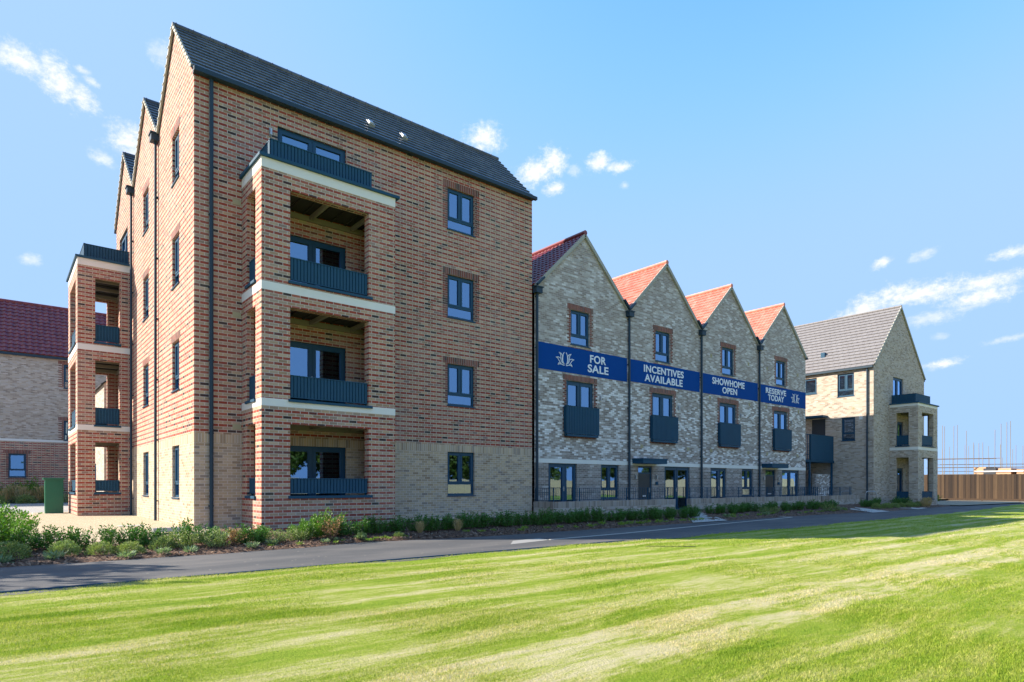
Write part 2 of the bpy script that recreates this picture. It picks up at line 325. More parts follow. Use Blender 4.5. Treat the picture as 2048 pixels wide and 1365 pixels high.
def ground_mats():
    # asphalt
    mt, n, bs, _ = newmat('asphalt'); g = n.node('ShaderNodeNewGeometry'); P = n.sep(g.outputs['Position'])
    v = n.noise(g.outputs['Position'], 90, 3, .7); b = n.noise(n.comb(n.m('MULTIPLY', P[0], .25), n.m('MULTIPLY', P[1], .9)), 1.3, 5, .6)
    c = n.mix(v, (.045, .046, .05), (.10, .098, .096)); c = n.mix(n.rnge(b, .42, .72), c, (.135, .125, .115))
    st = n.noise(g.outputs['Position'], .8, 5, .7); c = n.mix(n.m('MULTIPLY', n.rnge(st, .55, .7), .5), c, (.05, .05, .052))
    sp = n.white(n.comb(n.m('FLOOR', n.m('MULTIPLY', P[0], 30.)), n.m('FLOOR', n.m('MULTIPLY', P[1], 30.)), 0.))[0]
    c = n.mix(n.m('GREATER_THAN', sp, .9985), c, (.26, .24, .19))
    n.put(bs.inputs['Base Color'], c); bs.inputs['Roughness'].default_value = .85; bump(n, bs, v, .004); M['asphalt'] = mt
    # gravel
    mt, n, bs, _ = newmat('gravel'); g = n.node('ShaderNodeNewGeometry')
    vo = n.node('ShaderNodeTexVoronoi'); n.put(vo.inputs['Vector'], g.outputs['Position']); vo.inputs['Scale'].default_value = 38
    hs = n.sep(vo.outputs['Color']); pt = n.noise(g.outputs['Position'], 1.2, 4, .6)
    c = n.ramp(hs[0], [(0, (.36, .25, .14)), (.3, (.56, .43, .27)), (.6, (.66, .54, .36)), (.85, (.74, .65, .48)), (1, (.46, .38, .28))])
    c = n.mix(n.m('MULTIPLY', n.rnge(vo.outputs['Distance'], .3, .75), .55), c, (.16, .12, .08)); c = n.mix(n.m('MULTIPLY', pt, .3), c, (.52, .41, .27))
    n.put(bs.inputs['Base Color'], c); bs.inputs['Roughness'].default_value = .9
    bump(n, bs, n.m('SUBTRACT', 1., vo.outputs['Distance']), .02, .9); M['gravel'] = mt
    # mulch
    mt, n, bs, _ = newmat('bark_mulch'); g = n.node('ShaderNodeNewGeometry')
    vo = n.node('ShaderNodeTexVoronoi'); n.put(vo.inputs['Vector'], g.outputs['Position']); vo.inputs['Scale'].default_value = 24
    hs = n.sep(vo.outputs['Color'])
    c = n.ramp(hs[0], [(0, (.035, .018, .012)), (.4, (.09, .045, .026)), (.75, (.16, .085, .048)), (1, (.30, .19, .12))])
    n.put(bs.inputs['Base Color'], c); bs.inputs['Roughness'].default_value = .9; bump(n, bs, n.noise(g.outputs['Position'], 22, 4, .7), .03, .9); M['mulch'] = mt
    # paving
    mt, n, bs, _ = newmat('paving'); g = n.node('ShaderNodeNewGeometry')
    bk = n.node('ShaderNodeTexBrick'); n.put(bk.inputs['Vector'], g.outputs['Position']); bk.inputs['Scale'].default_value = 2.
    for i, q in ((1, (.30, .285, .26, 1)), (2, (.37, .35, .32, 1)), (3, (.20, .19, .17, 1))): bk.inputs[i].default_value = q
    n.put(bs.inputs['Base Color'], n.mix(.15, bk.outputs[0], n.noise(g.outputs['Position'], 3, 4))); bs.inputs['Roughness'].default_value = .85; M['paving'] = mt
    M['concrete'] = plain('pale_concrete', (.46, .44, .40), .85, var=.12, scale=5)
    M['patch'] = plain('grey_concrete', (.27, .265, .25), .85, var=.12, scale=5)
    M['earth'] = plain('bare_earth', (.30, .24, .16), .95, var=.3, scale=.6, bmp=.02)
    # lawn
    mt, n, bs, _ = newmat('lawn_turf'); g = n.node('ShaderNodeNewGeometry'); P = n.sep(g.outputs['Position'])
    c = grass_colour(n, P)
    f = n.noise(g.outputs['Position'], 60, 4, .75)
    c = n.mix(n.m('MULTIPLY', f, .5), c, n.mix(1., c, (.42, .5, .35), 'MULTIPLY'))
    n.put(bs.inputs['Base Color'], c); bs.inputs['Roughness'].default_value = .85; bs.inputs['Specular IOR Level'].default_value = .1
    bump(n, bs, n.m('ADD', n.noise(g.outputs['Position'], 45, 4, .75), n.m('MULTIPLY', n.noise(g.outputs['Position'], 5, 3), .8)), .035, 1.); M['lawn'] = mt
    mt, n, bs, out = newmat('grass_blade'); g = n.node('ShaderNodeNewGeometry'); P = n.sep(g.outputs['Position'])
    c = grass_colour(n, P)
    h = n.white(n.comb(n.m('MULTIPLY', g.outputs['Random Per Island'], 500.), 0., 0.))[0]
    c = n.mix(h, n.mix(1., c, (.62, .75, .55), 'MULTIPLY'), n.mix(1., c, (1.25, 1.12, 1.15), 'MULTIPLY'))
    n.put(bs.inputs['Base Color'], c); bs.inputs['Roughness'].default_value = .6; bs.inputs['Specular IOR Level'].default_value = .2
    tl = n.node('ShaderNodeBsdfTranslucent'); n.put(tl.inputs[0], n.mix(1., c, (1.15, 1.25, .8), 'MULTIPLY'))
    mx = n.node('ShaderNodeMixShader'); mx.inputs[0].default_value = .35
    n.t.links.new(bs.outputs[0], mx.inputs[1]); n.t.links.new(tl.outputs[0], mx.inputs[2]); n.t.links.new(mx.outputs[0], out.inputs[0]); M['blade'] = mt


ground_mats()
M['leaf_dark'] = leafmat('dark_green_leaf', (.03, .11, .018), (.09, .23, .035), .4)
M['leaf_lime'] = leafmat('bright_green_leaf', (.06, .17, .015), (.17, .33, .035), .45)
M['leaf_dome'] = leafmat('grey_green_leaf', (.13, .20, .06), (.32, .38, .15), .55)
M['leaf_silver'] = leafmat('silver_leaf', (.12, .20, .10), (.30, .37, .22), .6)
M['leaf_brown'] = leafmat('brown_dead_leaf', (.20, .10, .045), (.42, .25, .13), .8, .15)
M['leaf_straw'] = leafmat('straw_grass', (.36, .26, .12), (.55, .43, .24), .7)
M['leaf_yellow'] = leafmat('yellow_green_leaf', (.12, .25, .02), (.28, .38, .05), .5)
M['leaf_tree'] = leafmat('tree_leaf', (.035, .075, .012), (.11, .14, .022), .5)
M['stem'] = plain('woody_stem', (.10, .065, .04), .9)


# ------------------------------------------------------------------ mesh helpers
class MB:
    def __init__(s): s.v = []; s.f = []; s.mi = []
    def quad(s, *p, m=0):
        i = len(s.v); s.v += [tuple(q) for q in p]; s.f.append(tuple(range(i, i + len(p)))); s.mi.append(m)
    def box(s, x0, x1, y0, y1, z0, z1, m=0):
        i = len(s.v); s.v += [(x, y, z) for z in (z0, z1) for y in (y0, y1) for x in (x0, x1)]
        for f in ((0, 2, 3, 1), (4, 5, 7, 6), (0, 1, 5, 4), (2, 6, 7, 3), (0, 4, 6, 2), (1, 3, 7, 5)): s.f.append(tuple(i + k for k in f)); s.mi.append(m)
    def bar(s, a, b, w, h=None, m=0, up=(0, 0, 1)):
        """box section bar from a to b"""
        h = h or w; a = Vector(a); b = Vector(b); t = (b - a).normalized(); upv = Vector(up)
        if abs(t.dot(upv)) > .98: upv = Vector((1, 0, 0))
        r = t.cross(upv).normalized() * (w / 2); q = r.cross(t).normalized() * (h / 2)
        i = len(s.v)
        for c in (a, b):
            for sg in ((-1, -1), (1, -1), (1, 1), (-1, 1)): s.v.append(tuple(c + r * sg[0] + q * sg[1]))
        for f in ((0, 1, 2, 3), (7, 6, 5, 4), (0, 4, 5, 1), (1, 5, 6, 2), (2, 6, 7, 3), (3, 7, 4, 0)): s.f.append(tuple(i + k for k in f)); s.mi.append(m)
    def tube(s, pts, r, n=10, m=0, taper=None):
        pts = [Vector(p) for p in pts]; base = len(s.v); k = len(pts)
        for j, p in enumerate(pts):
            t = (pts[min(j + 1, k - 1)] - pts[max(j - 1, 0)]).normalized()
            up = Vector((0, 0, 1)) if abs(t.z) < .9 else Vector((1, 0, 0))
            a = t.cross(up).normalized(); b = t.cross(a).normalized(); rr = r if taper is None else r + (taper - r) * j / (k - 1)
            for q in range(n): an = 2 * math.pi * q / n; s.v.append(tuple(p + a * math.cos(an) * rr + b * math.sin(an) * rr))
        for j in range(k - 1):
            for q in range(n):
                s.f.append((base + j * n + q, base + j * n + (q + 1) % n, base + (j + 1) * n + (q + 1) % n, base + (j + 1) * n + q)); s.mi.append(m)
        s.f.append(tuple(base + q for q in range(n))[::-1]); s.mi.append(m); s.f.append(tuple(base + (k - 1) * n + q for q in range(n))); s.mi.append(m)
    def build(s, name, mats, parent=None, smooth=False):
        me = bpy.data.meshes.new(name); me.from_pydata(s.v, [], s.f)
        if not isinstance(mats, (list, tuple)): mats = [mats]
        for m_ in mats: me.materials.append(m_)
        if len(mats) > 1: me.polygons.foreach_set('material_index', s.mi)
        if smooth: me.polygons.foreach_set('use_smooth', [True] * len(me.polygons))
        me.update(); o = bpy.data.objects.new(name, me); sc.collection.objects.link(o)
        if parent is not None:
            o.parent = parent
            if parent.type == 'EMPTY': o.matrix_parent_inverse = Matrix.Translation(-Vector(parent.location))
        return o


def thing(name, label, cat, loc, group=None):
    o = bpy.data.objects.new(name, None); sc.collection.objects.link(o); o.location = loc; o.empty_display_size = .3
    o['label'] = label; o['category'] = cat
    if group: o['group'] = group
    return o


def tag(o, label=None, cat=None, group=None, kind=None):
    if label: o['label'] = label
    if cat: o['category'] = cat
    if group: o['group'] = group
    if kind: o['kind'] = kind
    return o


class Fr:
    """wall frame: u along the wall, d outwards, z up"""
    def __init__(s, o, U, N): s.o = Vector((*o, 0)); s.U = Vector((*U, 0)); s.N = Vector((*N, 0))
    def p(s, u, d, z): v = s.o + s.U * u + s.N * d; return (v.x, v.y, z)
    def box(s, mb, u0, u1, d0, d1, z0, z1, m=0):
        a = s.p(u0, d0, z0); b = s.p(u1, d1, z1)
        mb.box(min(a[0], b[0]), max(a[0], b[0]), min(a[1], b[1]), max(a[1], b[1]), min(z0, z1), max(z0, z1), m)


def front(y): return Fr((0, y), (1, 0), (0, -1))        # faces -Y, u = X
def back(y): return Fr((0, y), (1, 0), (0, 1))          # faces +Y
def left(x): return Fr((x, 0), (0, 1), (-1, 0))         # faces -X, u = Y
def right(x): return Fr((x, 0), (0, 1), (1, 0))


def wall(mb, F, u0, u1, z0, z1, holes=(), reveal=.13, m=0, zsplit=None, m2=0):
    """outer skin with real openings and brick reveals"""
    us = sorted({u0, u1, *[h[0] for h in holes], *[h[1] for h in holes]}); zs = sorted({z0, z1, *[h[2] for h in holes], *[h[3] for h in holes], *([zsplit] if zsplit else [])})
    us = [u for u in us if u0 <= u <= u1]; zs = [z for z in zs if z0 <= z <= z1]
    for i in range(len(us) - 1):
        for j in range(len(zs) - 1):
            uc = (us[i] + us[i + 1]) / 2; zc = (zs[j] + zs[j + 1]) / 2
            if any(h[0] < uc < h[1] and h[2] < zc < h[3] for h in holes): continue
            mb.quad(F.p(us[i], 0, zs[j]), F.p(us[i + 1], 0, zs[j]), F.p(us[i + 1], 0, zs[j + 1]), F.p(us[i], 0, zs[j + 1]), m=(m if zsplit is None or zc < zsplit else m2))
    for (a, b, c, e) in holes:
        mm = m if zsplit is None or (c + e) / 2 < zsplit else m2
        for q in (((a, 0, c), (a, -reveal, c), (a, -reveal, e), (a, 0, e)), ((b, 0, c), (b, -reveal, c), (b, -reveal, e), (b, 0, e)), ((a, 0, e), (b, 0, e), (b, -reveal, e), (a, -reveal, e)), ((a, 0, c), (b, 0, c), (b, -reveal, c), (a, -reveal, c))):
            mb.quad(*[F.p(*k) for k in q], m=mm)


def window(par, F, a, b, c, e, style='A', name='window', inset=.075, lab=None, sill=True, room=True):
    """frame mesh with its panes and the room behind as children; styles: A two lights over one, F french pair, S door with sidelight, B plain, L one over one"""
    t = .065; mb = MB(); panes = []
    def mem(u0, u1, z0, z1, d=0): F.box(mb, u0, u1, -inset - .07, -inset + d, z0, z1)
    mem(a, a + t, c, e); mem(b - t, b, c, e); mem(a + t, b - t, e - t, e); mem(a + t, b - t, c, c + t)
    def light(u0, u1, z0, z1, s=.05):
        if s:
            mem(u0, u0 + s, z0, z1, .012); mem(u1 - s, u1, z0, z1, .012); mem(u0 + s, u1 - s, z1 - s, z1, .012); mem(u0 + s, u1 - s, z0, z0 + s, .012)
        panes.append((u0 + s, u1 - s, z0 + s, z1 - s))
    A, B_, C_, E_ = a + t, b - t, c + t, e - t
    if style == 'A':
        zt = c + (e - c) * .27; mid = (a + b) / 2
        mem(A, B_, zt - .03, zt + .03); mem(mid - .03, mid + .03, zt + .03, E_)
        light(A, mid - .03, zt + .03, E_); light(mid + .03, B_, zt + .03, E_); light(A, B_, C_, zt - .03, 0)
    elif style == 'L':
        zt = c + (e - c) * .3; mem(A, B_, zt - .03, zt + .03); light(A, B_, zt + .03, E_); light(A, B_, C_, zt - .03, 0)
    elif style == 'F':
        mid = (a + b) / 2; mem(mid - .02, mid + .02, C_, E_)
        light(A, mid - .02, C_, E_, .09); light(mid + .02, B_, C_, E_, .09)
    elif style == 'S':
        mid = a + (b - a) * .60; mem(mid - .04, mid + .04, C_, E_)
        light(A, mid - .04, C_, E_, .09); light(mid + .04, B_, C_, E_, .06)
    else: light(A, B_, C_, E_)
    if sill: F.box(mb, a - .03, b + .03, -inset + .002, .035, c - .035, c - .003)
    o = mb.build(name, M['frame'], par)
    if lab: o['label'] = lab
    for (u0, u1, z0, z1) in panes:
        pb = MB(); pb.quad(F.p(u0, -inset - .035, z0), F.p(u1, -inset - .035, z0), F.p(u1, -inset - .035, z1), F.p(u0, -inset - .035, z1))
        pb.build('pane', M['glass'], o)
    if style in 'FS':
        hb = MB(); hm = (a + b) / 2 if style == 'F' else a + (b - a) * .57
        F.box(hb, hm - .06, hm + .0, -inset + .015, -inset + .05, c + 1.0, c + 1.03); F.box(hb, hm - .03, hm - .0, -inset + .013, -inset + .03, c + .92, c + 1.1); hb.build('handle', M['steel'], o)
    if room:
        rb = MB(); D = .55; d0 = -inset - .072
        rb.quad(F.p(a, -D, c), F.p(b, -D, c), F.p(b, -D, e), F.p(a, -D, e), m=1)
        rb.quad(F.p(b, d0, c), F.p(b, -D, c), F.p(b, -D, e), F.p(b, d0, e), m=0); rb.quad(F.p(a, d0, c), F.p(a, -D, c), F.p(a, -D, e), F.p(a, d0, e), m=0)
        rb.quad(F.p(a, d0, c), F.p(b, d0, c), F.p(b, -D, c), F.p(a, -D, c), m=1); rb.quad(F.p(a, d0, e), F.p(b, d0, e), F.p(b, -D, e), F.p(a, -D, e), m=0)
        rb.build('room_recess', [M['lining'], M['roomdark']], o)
    return o


def surround(par, F, a, b, c, e, head=True, jamb=True, foot=True, over=.19):
    """red brick dressing: soldier course above, toothed jambs, one course below"""
    mb = MB(); pr = .004
    if head: F.box(mb, a - over, b + over, -.02, pr, e + .003, e + .222, 1)
    if jamb:
        z = c; k = 0
        zs = math.ceil((c + 10.02) / .075) * .075 - 10.02
        while zs < e - .01:
            w = over if k % 2 == 0 else .10
            z1 = min(zs + .075, e)
            F.box(mb, a - w, a - .002, -.02, pr, zs, z1 - .001); F.box(mb, b + .002, b + w, -.02, pr, zs, z1 - .001)
            zs += .075; k += 1
    if foot:
        zf = math.floor((c - .04 + 10.02) / .075) * .075 - 10.02
        F.box(mb, a - over * .8, b + over * .8, -.02, pr, zf - .075, zf - .001)
    return mb.build('window_surround', [M['red'], M['soldier']], par)


def screen(par, F, a, b, c, e, name='balustrade_panel', d=0., pitch=.09, mat=None, ends=True):
    """folded metal sheet with ribs and a top rail"""
    mb = MB(); n = max(2, int(round((b - a) / pitch))); w = (b - a) / n
    for i in range(n):
        u = a + i * w
        pts = [(u, d), (u + w * .12, d - .022), (u + w * .30, d - .022), (u + w * .42, d)] if i % 1 == 0 else []
        pts = [(u, d), (u + w * .08, d - .025), (u + w * .2, d - .025), (u + w * .28, d), (u + w, d)]
        for p, q in zip(pts, pts[1:]): mb.quad(F.p(p[0], p[1], c), F.p(q[0], q[1], c), F.p(q[0], q[1], e), F.p(p[0], p[1], e))
    F.box(mb, a, b, d - .05, d - .028, c, e)
    F.box(mb, a - .01, b + .01, d - .055, d + .012, e, e + .022); F.box(mb, a, b, d - .05, d + .006, c - .02, c)
    for u in (a + .02, b - .02): F.box(mb, u - .02, u + .02, d - .09, d - .052, c - .08, e - .01)
    return mb.build(name, M['metal'], par)


def slope_tiles(mb, P0, R, L, S, Wd, n, wave=None, amp=.028, lift=.028, m=0):
    """stepped tile courses; P0 eaves corner, R run dir, S up-slope dir"""
    P0 = Vector(P0); R = Vector(R).normalized(); S = Vector(S).normalized(); N = R.cross(S).normalized()
    if N.z < 0: N = -N
    step = Wd / n
    if wave is None: us = [0, L]; off = [0, 0]
    else:
        k = int(L / wave); pts = []
        for i in range(k + 1):
            for (f, h) in ((0, 0), (.18, .55), (.36, 1), (.54, .55), (.72, 0), (.86, -.18)):
                u = (i + f) * wave
                if u <= L: pts.append((u, h * amp))
        us = [p[0] for p in pts] + [L]; off = [p[1] for p in pts] + [0]
    for j in range(n):
        lo = P0 + S * (j * step - .02); hi = P0 + S * ((j + 1) * step)
        for i in range(len(us) - 1):
            a, b = us[i], us[i + 1]; ha, hb = off[i], off[i + 1]
            p0 = lo + R * a + N * (lift + ha); p1 = lo + R * b + N * (lift + hb); p2 = hi + R * b + N * (hb + .002); p3 = hi + R * a + N * (ha + .002)
            mb.quad(p0, p1, p2, p3, m=m)
            mb.quad(lo + R * a - N * .01, lo + R * b - N * .01, p1, p0, m=m)
    # underside keeps light out
    a = P0 - N * .012
    mb.quad(a, a + R * L, a + R * L + S * Wd, a + S * Wd, m=m)


def downpipe(par, F, u, z0, z1, hop=True, r=.04):
    mb = MB(); c = Vector(F.p(u, .075, 0))
    mb.tube([(c.x, c.y, z0), (c.x, c.y, z1)], r, 10)
    z = z0 + .6
    while z < z1: F.box(mb, u - .06, u + .06, .0, .085, z, z + .035); z += 1.9
    if hop:
        F.box(mb, u - .15, u + .15, .005, .22, z1, z1 + .2); F.box(mb, u - .18, u + .18, .005, .25, z1 + .2, z1 + .24)
    return mb.build('downpipe', M['pipe'], par)


def light_fitting(par, F, u, z, name='wall_light'):
    mb = MB(); F.box(mb, u - .035, u + .035, 0, .03, z, z + .24); c = Vector(F.p(u, .07, 0)); mb.tube([(c.x, c.y, z + .02), (c.x, c.y, z + .2)], .035, 8)
    return mb.build(name, M['steel'], par)


def airbrick(par, F, u, z, w=.22, h=.14, mat='airbrick', name='air_vent'):
    mb = MB(); F.box(mb, u - w / 2, u + w / 2, -.02, .006, z, z + h)
    for i in range(5): F.box(mb, u - w / 2 + .02 + i * (w - .04) / 5, u - w / 2 + .03 + i * (w - .04) / 5, .006, .012, z + .02, z + h - .02)
    return mb.build(name, M[mat], par)


HEADS = [(.76, 2.23), (3.80, 5.2), (6.76, 8.2), (9.72, 11.12)]


def balcony(par, x0, x1, y_in, y_out, z_levels, spec, axis='front', mat='striped', stone=True):
    """brick balcony tower. Built in a frame where u runs along the host wall and d is the projection.
       spec: dict with front (u0,u1), side (d0,d1), lintels, sills, top"""
    pass


# =================================================================== SETTING
def sheet(name, pts, z, mat, kind='structure'):
    mb = MB(); mb.quad(*[(p[0], p[1], z if len(p) == 2 else p[2]) for p in pts]); o = mb.build(name, mat); o['kind'] = kind; return o


sheet('ground', [(-1500, -1500), (1500, -1500), (1500, 1500), (-1500, 1500)], -.42, M['earth'])
# lawn as a gently uneven grid
def grid(name, xs, ys, zf, mat, smooth=True):
    mb = MB(); nx, ny = len(xs), len(ys); mb.v = [(x, y, zf(x, y)) for y in ys for x in xs]
    mb.f = [(j * nx + i, j * nx + i + 1, (j + 1) * nx + i + 1, (j + 1) * nx + i) for j in range(ny - 1) for i in range(nx - 1)]; mb.mi = [0] * len(mb.f)
    o = mb.build(name, mat, smooth=smooth); o['kind'] = 'structure'; return o


def path_lo(x):   # lawn edge
    return -7.42 - .25 * math.exp(-((x - 16) / 9) ** 2) + 1.35 * max(0, min(1, (x - 30) / 18)) ** 1.5


def path_hi(x):
    return -4.28 + .45 * math.exp(-((x - 3.) / 1.6) ** 2) - .45 * math.exp(-((x - 33) / 5) ** 2) + .0 * x


def lawn_z(x, y):
    return -.25 + .016 * math.sin(x * .9 + y * .5) * math.sin(y * 1.3) + .008 * math.sin(x * 2.3 - y * 1.7)


xs = np.concatenate([np.arange(-30, -8, 2.), np.arange(-8, 20, .4), np.arange(20, 62, 1.5)]).tolist()
mb = MB(); ts = [0, .006, .02, .05, .1, .15, .2, .25, .3, .35, .4, .45, .5, .6, .8, 1]
for x in xs:
    for t in ts:
        y = path_lo(x) - .0 - t * 40
        mb.v.append((x, y, lawn_z(x, y) * (1 if t > .01 else 1) - (.02 if t == 0 else 0)))
for i in range(len(xs) - 1):
    for j in range(len(ts) - 1):
        a = i * len(ts) + j; mb.f.append((a, a + 1, a + len(ts) + 1, a + len(ts))); mb.mi.append(0)
lawn = mb.build('lawn', M['lawn'], smooth=True); lawn['kind'] = 'structure'
# path
mb = MB(); px = [-40, -12] + list(np.arange(-8, 58, 1.))
for a, b in zip(px, px[1:]): mb.quad((a, path_lo(a) - .25, -.262), (b, path_lo(b) - .25, -.262), (b, path_hi(b) + .12, -.262), (a, path_hi(a) + .12, -.262))
o = mb.build('footpath', M['asphalt']); o['kind'] = 'structure'
# thin timber edging along the lawn and pale strip in the path
mb = MB()
for a, b in zip(px[2:], px[3:]):
    if -6 < a < 8: mb.bar((a, path_lo(a) + .02, -.255), (b, path_lo(b) + .02, -.255), .025, .03)
tag(mb.build('path_edging', M['metal']), 'thin dark edging strip between the path and the lawn', 'edging')
mb = MB(); pl = [(6.8, -6.1), (9.9, -5.9), (14.5, -5.35), (20.5, -4.75), (22.3, -4.5)]
for a, b in zip(pl, pl[1:]): mb.bar((*a, -.256), (*b, -.256), .06, .012)
mb.bar((22.3, -4.5, -.256), (21.6, -3.6, -.2), .06, .012)
o = mb.build('pale_path_strip', M['concrete']); tag(o, 'thin pale concrete strip running along the asphalt path before the terrace', 'path strip')
sheet('concrete_patch', [(5.25, -6.45), (5.9, -5.75), (6.9, -5.6), (6.75, -6.15)], -.257, M['patch'])


def bed_z(x, y):
    t = max(0., min(1., (-1.2 - y) / 3.1)); return .0 - .235 * t + .015 * math.sin(x * 5.1) * math.sin(y * 6.3)


mb = MB(); bx = list(np.arange(-9, 44, .25)); nt = 14
for x in bx:
    for j in range(nt):
        y0 = path_hi(x) + (.04 if True else 0) * math.sin(x * 3.1); y1 = -.6 if x > 0 else -2.2
        y = y0 + (y1 - y0) * j / (nt - 1); z = bed_z(x, y) if j else -.275
        mb.v.append((x, y, z + random.uniform(-.012, .012)))
for i in range(len(bx) - 1):
    for j in range(nt - 1):
        a = i * nt + j; mb.f.append((a, a + nt, a + nt + 1, a + 1)); mb.mi.append(0)
o = mb.build('planting_bed', M['mulch'], smooth=True); o['kind'] = 'structure'
sheet('gravel', [(-14, -2.5, -.09), (0.2, -2.5, -.09), (.2, 0, .0), (-14, 0, .0)], 0, M['gravel'])
sheet('gravel_yard', [(-14, 0), (.2, 0), (.2, 14), (-14, 14)], .0, M['gravel'])
sheet('paving', [(-40, 14), (.3, 14), (.3, 34), (-40, 34)], .0, M['paving'])
sheet('front_strip', [(0, -1.4), (48, -1.4), (48, .3), (0, .3)], -.03, M['concrete'])
sheet('yard', [(12, .2), (60, .2), (60, 40), (12, 40)], -.06, M['earth'])
sheet('entrance_path', [(18.9, -1.5, -.02), (19.8, -1.5, -.02), (17.6, -4.35, -.235), (15.4, -4.35, -.235)], 0, M['concrete'])
sheet('entrance_path', [(32.2, -1.4, -.05), (33.4, -1.6, -.05), (31.8, -4.9, -.252), (29.6, -4.9, -.252)], 0, M['concrete'])
sheet('entrance_path', [(35.9, -2.9, -.15), (38.0, -2.6, -.12), (38.6, -4.45, -.25), (36.2, -4.75, -.25)], 0, M['concrete'])
sheet('bare_soil', [(44, -4.6), (64, -6.2), (64, 6), (44, 6)], -.2, M['earth'])

# mulch chips
def chips():
    n = 16000; x = rng.uniform(-5, 31, n) ** 1.0; x = np.where(rng.random(n) < .5, rng.uniform(-5, 12, n), x)
    y = rng.uniform(0, 1, n); hi = np.array([path_hi(q) for q in x]); y = hi + .02 + (-2.0 - hi) * y
    z = np.array([bed_z(a, b) for a, b in zip(x, y)]) + rng.uniform(.0, .02, n)
    l = rng.uniform(.012, .035, n); w = rng.uniform(.006, .014, n); an = rng.uniform(0, 6.28, n); ti = rng.uniform(-.7, .7, n)
    c, s = np.cos(an), np.sin(an)
    V = np.zeros((n, 4, 3))
    for k, (a, b) in enumerate(((-1, -1), (1, -1), (1, 1), (-1, 1))):
        V[:, k, 0] = x + a * l * c - b * w * s; V[:, k, 1] = y + a * l * s + b * w * c; V[:, k, 2] = z + a * l * ti
    me = bpy.data.meshes.new('bark_chips'); me.from_pydata(V.reshape(-1, 3).tolist(), [], np.arange(n * 4).reshape(-1, 4).tolist())
    mt, nn, bs, _ = newmat('bark_chip'); g = nn.node('ShaderNodeNewGeometry')
    nn.put(bs.inputs['Base Color'], nn.ramp(nn.white(nn.comb(nn.m('MULTIPLY', g.outputs['Random Per Island'], 99.), 0., 0.))[0], [(0, (.05, .025, .015)), (.5, (.14, .07, .04)), (.85, (.26, .15, .09)), (1, (.42, .32, .23))]))
    bs.inputs['Roughness'].default_value = .9; me.materials.append(mt)
    o = bpy.data.objects.new('bark_chips', me); sc.collection.objects.link(o); tag(o, 'loose bark chips scattered over the planting bed', 'mulch', kind='stuff')


chips()

# =================================================================== BLOCK A : four storeys
FA = front(0); SA = left(0)
A = thing('apartment_block', 'tall four storey apartment block in red and cream striped brick with slate roofs', 'apartment block', (5.77, 6.7, 0))
XA, YA = 11.54, 13.4
fw = [(7.78, 8.90, c, e) for c, e in HEADS]                                   # right column of windows
doors = [(2.13, 4.17, c, e) for c, e in ((.10, 2.23), (3.15, 5.2), (6.15, 8.2), (9.42, 11.13))]
sw1 = [(1.68, 2.58, c, e) for c, e in HEADS]; sw2 = [(6.2, 7.18, c, e) for c, e in HEADS]
sdoors = [(10.5, 12.5, c, e) for c, e in ((.10, 2.23), (3.15, 5.2), (6.15, 8.2), (9.42, 11.13))]
mb = MB()
wall(mb, FA, 0, XA, -.45, 11.85, fw + doors)
wall(mb, SA, 0, YA, -.45, 11.85, sw1 + sw2 + sdoors)
GY = [(0, 11.85), (2.2, 14.12), (4.45, 12.05), (6.7, 14.12), (8.98, 12.05), (11.2, 14.12), (13.4, 11.85)]
for x in (0, XA):
    for (ya, za), (yb, zb) in zip(GY, GY[1:]):
        mb.quad((x, ya, 11.85), (x, yb, 11.85), (x, yb, zb), (x, ya, za)) if za > 11.86 and zb > 11.86 else mb.quad(*[(x, ya, 11.85), (x, yb, 11.85), (x, yb if zb > za else ya, max(za, zb))])
mb.quad((XA, 0, -.4), (XA, YA, -.4), (XA, YA, 11.85), (XA, 0, 11.85)); mb.quad((0, YA, -.4), (XA, YA, -.4), (XA, YA, 11.85), (0, YA, 11.85))
mb.build('wall', M['plinth'], A)
mb = MB()
for (ya, za), (yb, zb) in zip(GY, GY[1:]):
    lo, hi = ((ya, za), (yb, zb)) if za < zb else ((yb, zb), (ya, za))
    S = Vector((0, hi[0] - lo[0], hi[1] - lo[1])); Ln = S.length; S.normalize(); ov = .17 if lo[1] < 12 else 0.
    p = Vector((-.07, lo[0], lo[1] + .02)) - S * ov
    slope_tiles(mb, p, (1, 0, 0), XA + .16, S, Ln + ov, 12 if ov else 11, lift=.045)
for y in (2.2, 6.7, 11.2):
    mb.tube([(-.08, y, 14.17), (XA + .1, y, 14.17)], .075, 8)
    k = 0.
    while k < XA: mb.tube([(k, y, 14.17), (k + .03, y, 14.17)], .088, 8); k += .45
rf = mb.build('roof', M['slate'], A)
for x in (5.3, 6.5):
    mb = MB(); z = 11.86 + .72 * 1.03; mb.bar((x, .58, z - .08), (x, .80, z + .14), .2, .10); mb.bar((x, .60, z - .01), (x, .74, z + .13), .14, .09)
    mb.build('roof_vent', M['steel'], rf)
mb = MB()
for x, sgn in ((-.07, -1),):
    for (ya, za), (yb, zb) in zip(GY, GY[1:]):
        mb.bar((x + .01, ya, za + .03), (x + .01, yb, zb + .03), .05, .09)
        n = 12
        for i in range(n):
            t = (i + .5) / n; y = ya + (yb - ya) * t; z = za + (zb - za) * t; mb.box(x - .03, x + .0, y - .07, y + .05, z + .05, z + .09)
mb.build('verge', M['verge'], A)
mb = MB(); mb.box(-.05, XA + .06, -.24, -.12, 11.68, 11.79); mb.box(-.03, XA, -.12, 0.03, 11.70, 11.845); mb.build('gutter', M['pipe'], A)
for (a, b, c, e) in fw:
    window(A, FA, a, b, c, e)
    surround(A, FA, a, b, c, e, head=True, jamb=(c > 2), foot=False) if c > 2 else None
for (a, b, c, e) in sw1 + sw2:
    window(A, SA, a, b, c, e, lab=None)
    if c > 2: surround(A, SA, a, b, c, e, jamb=False, foot=False, over=.12)
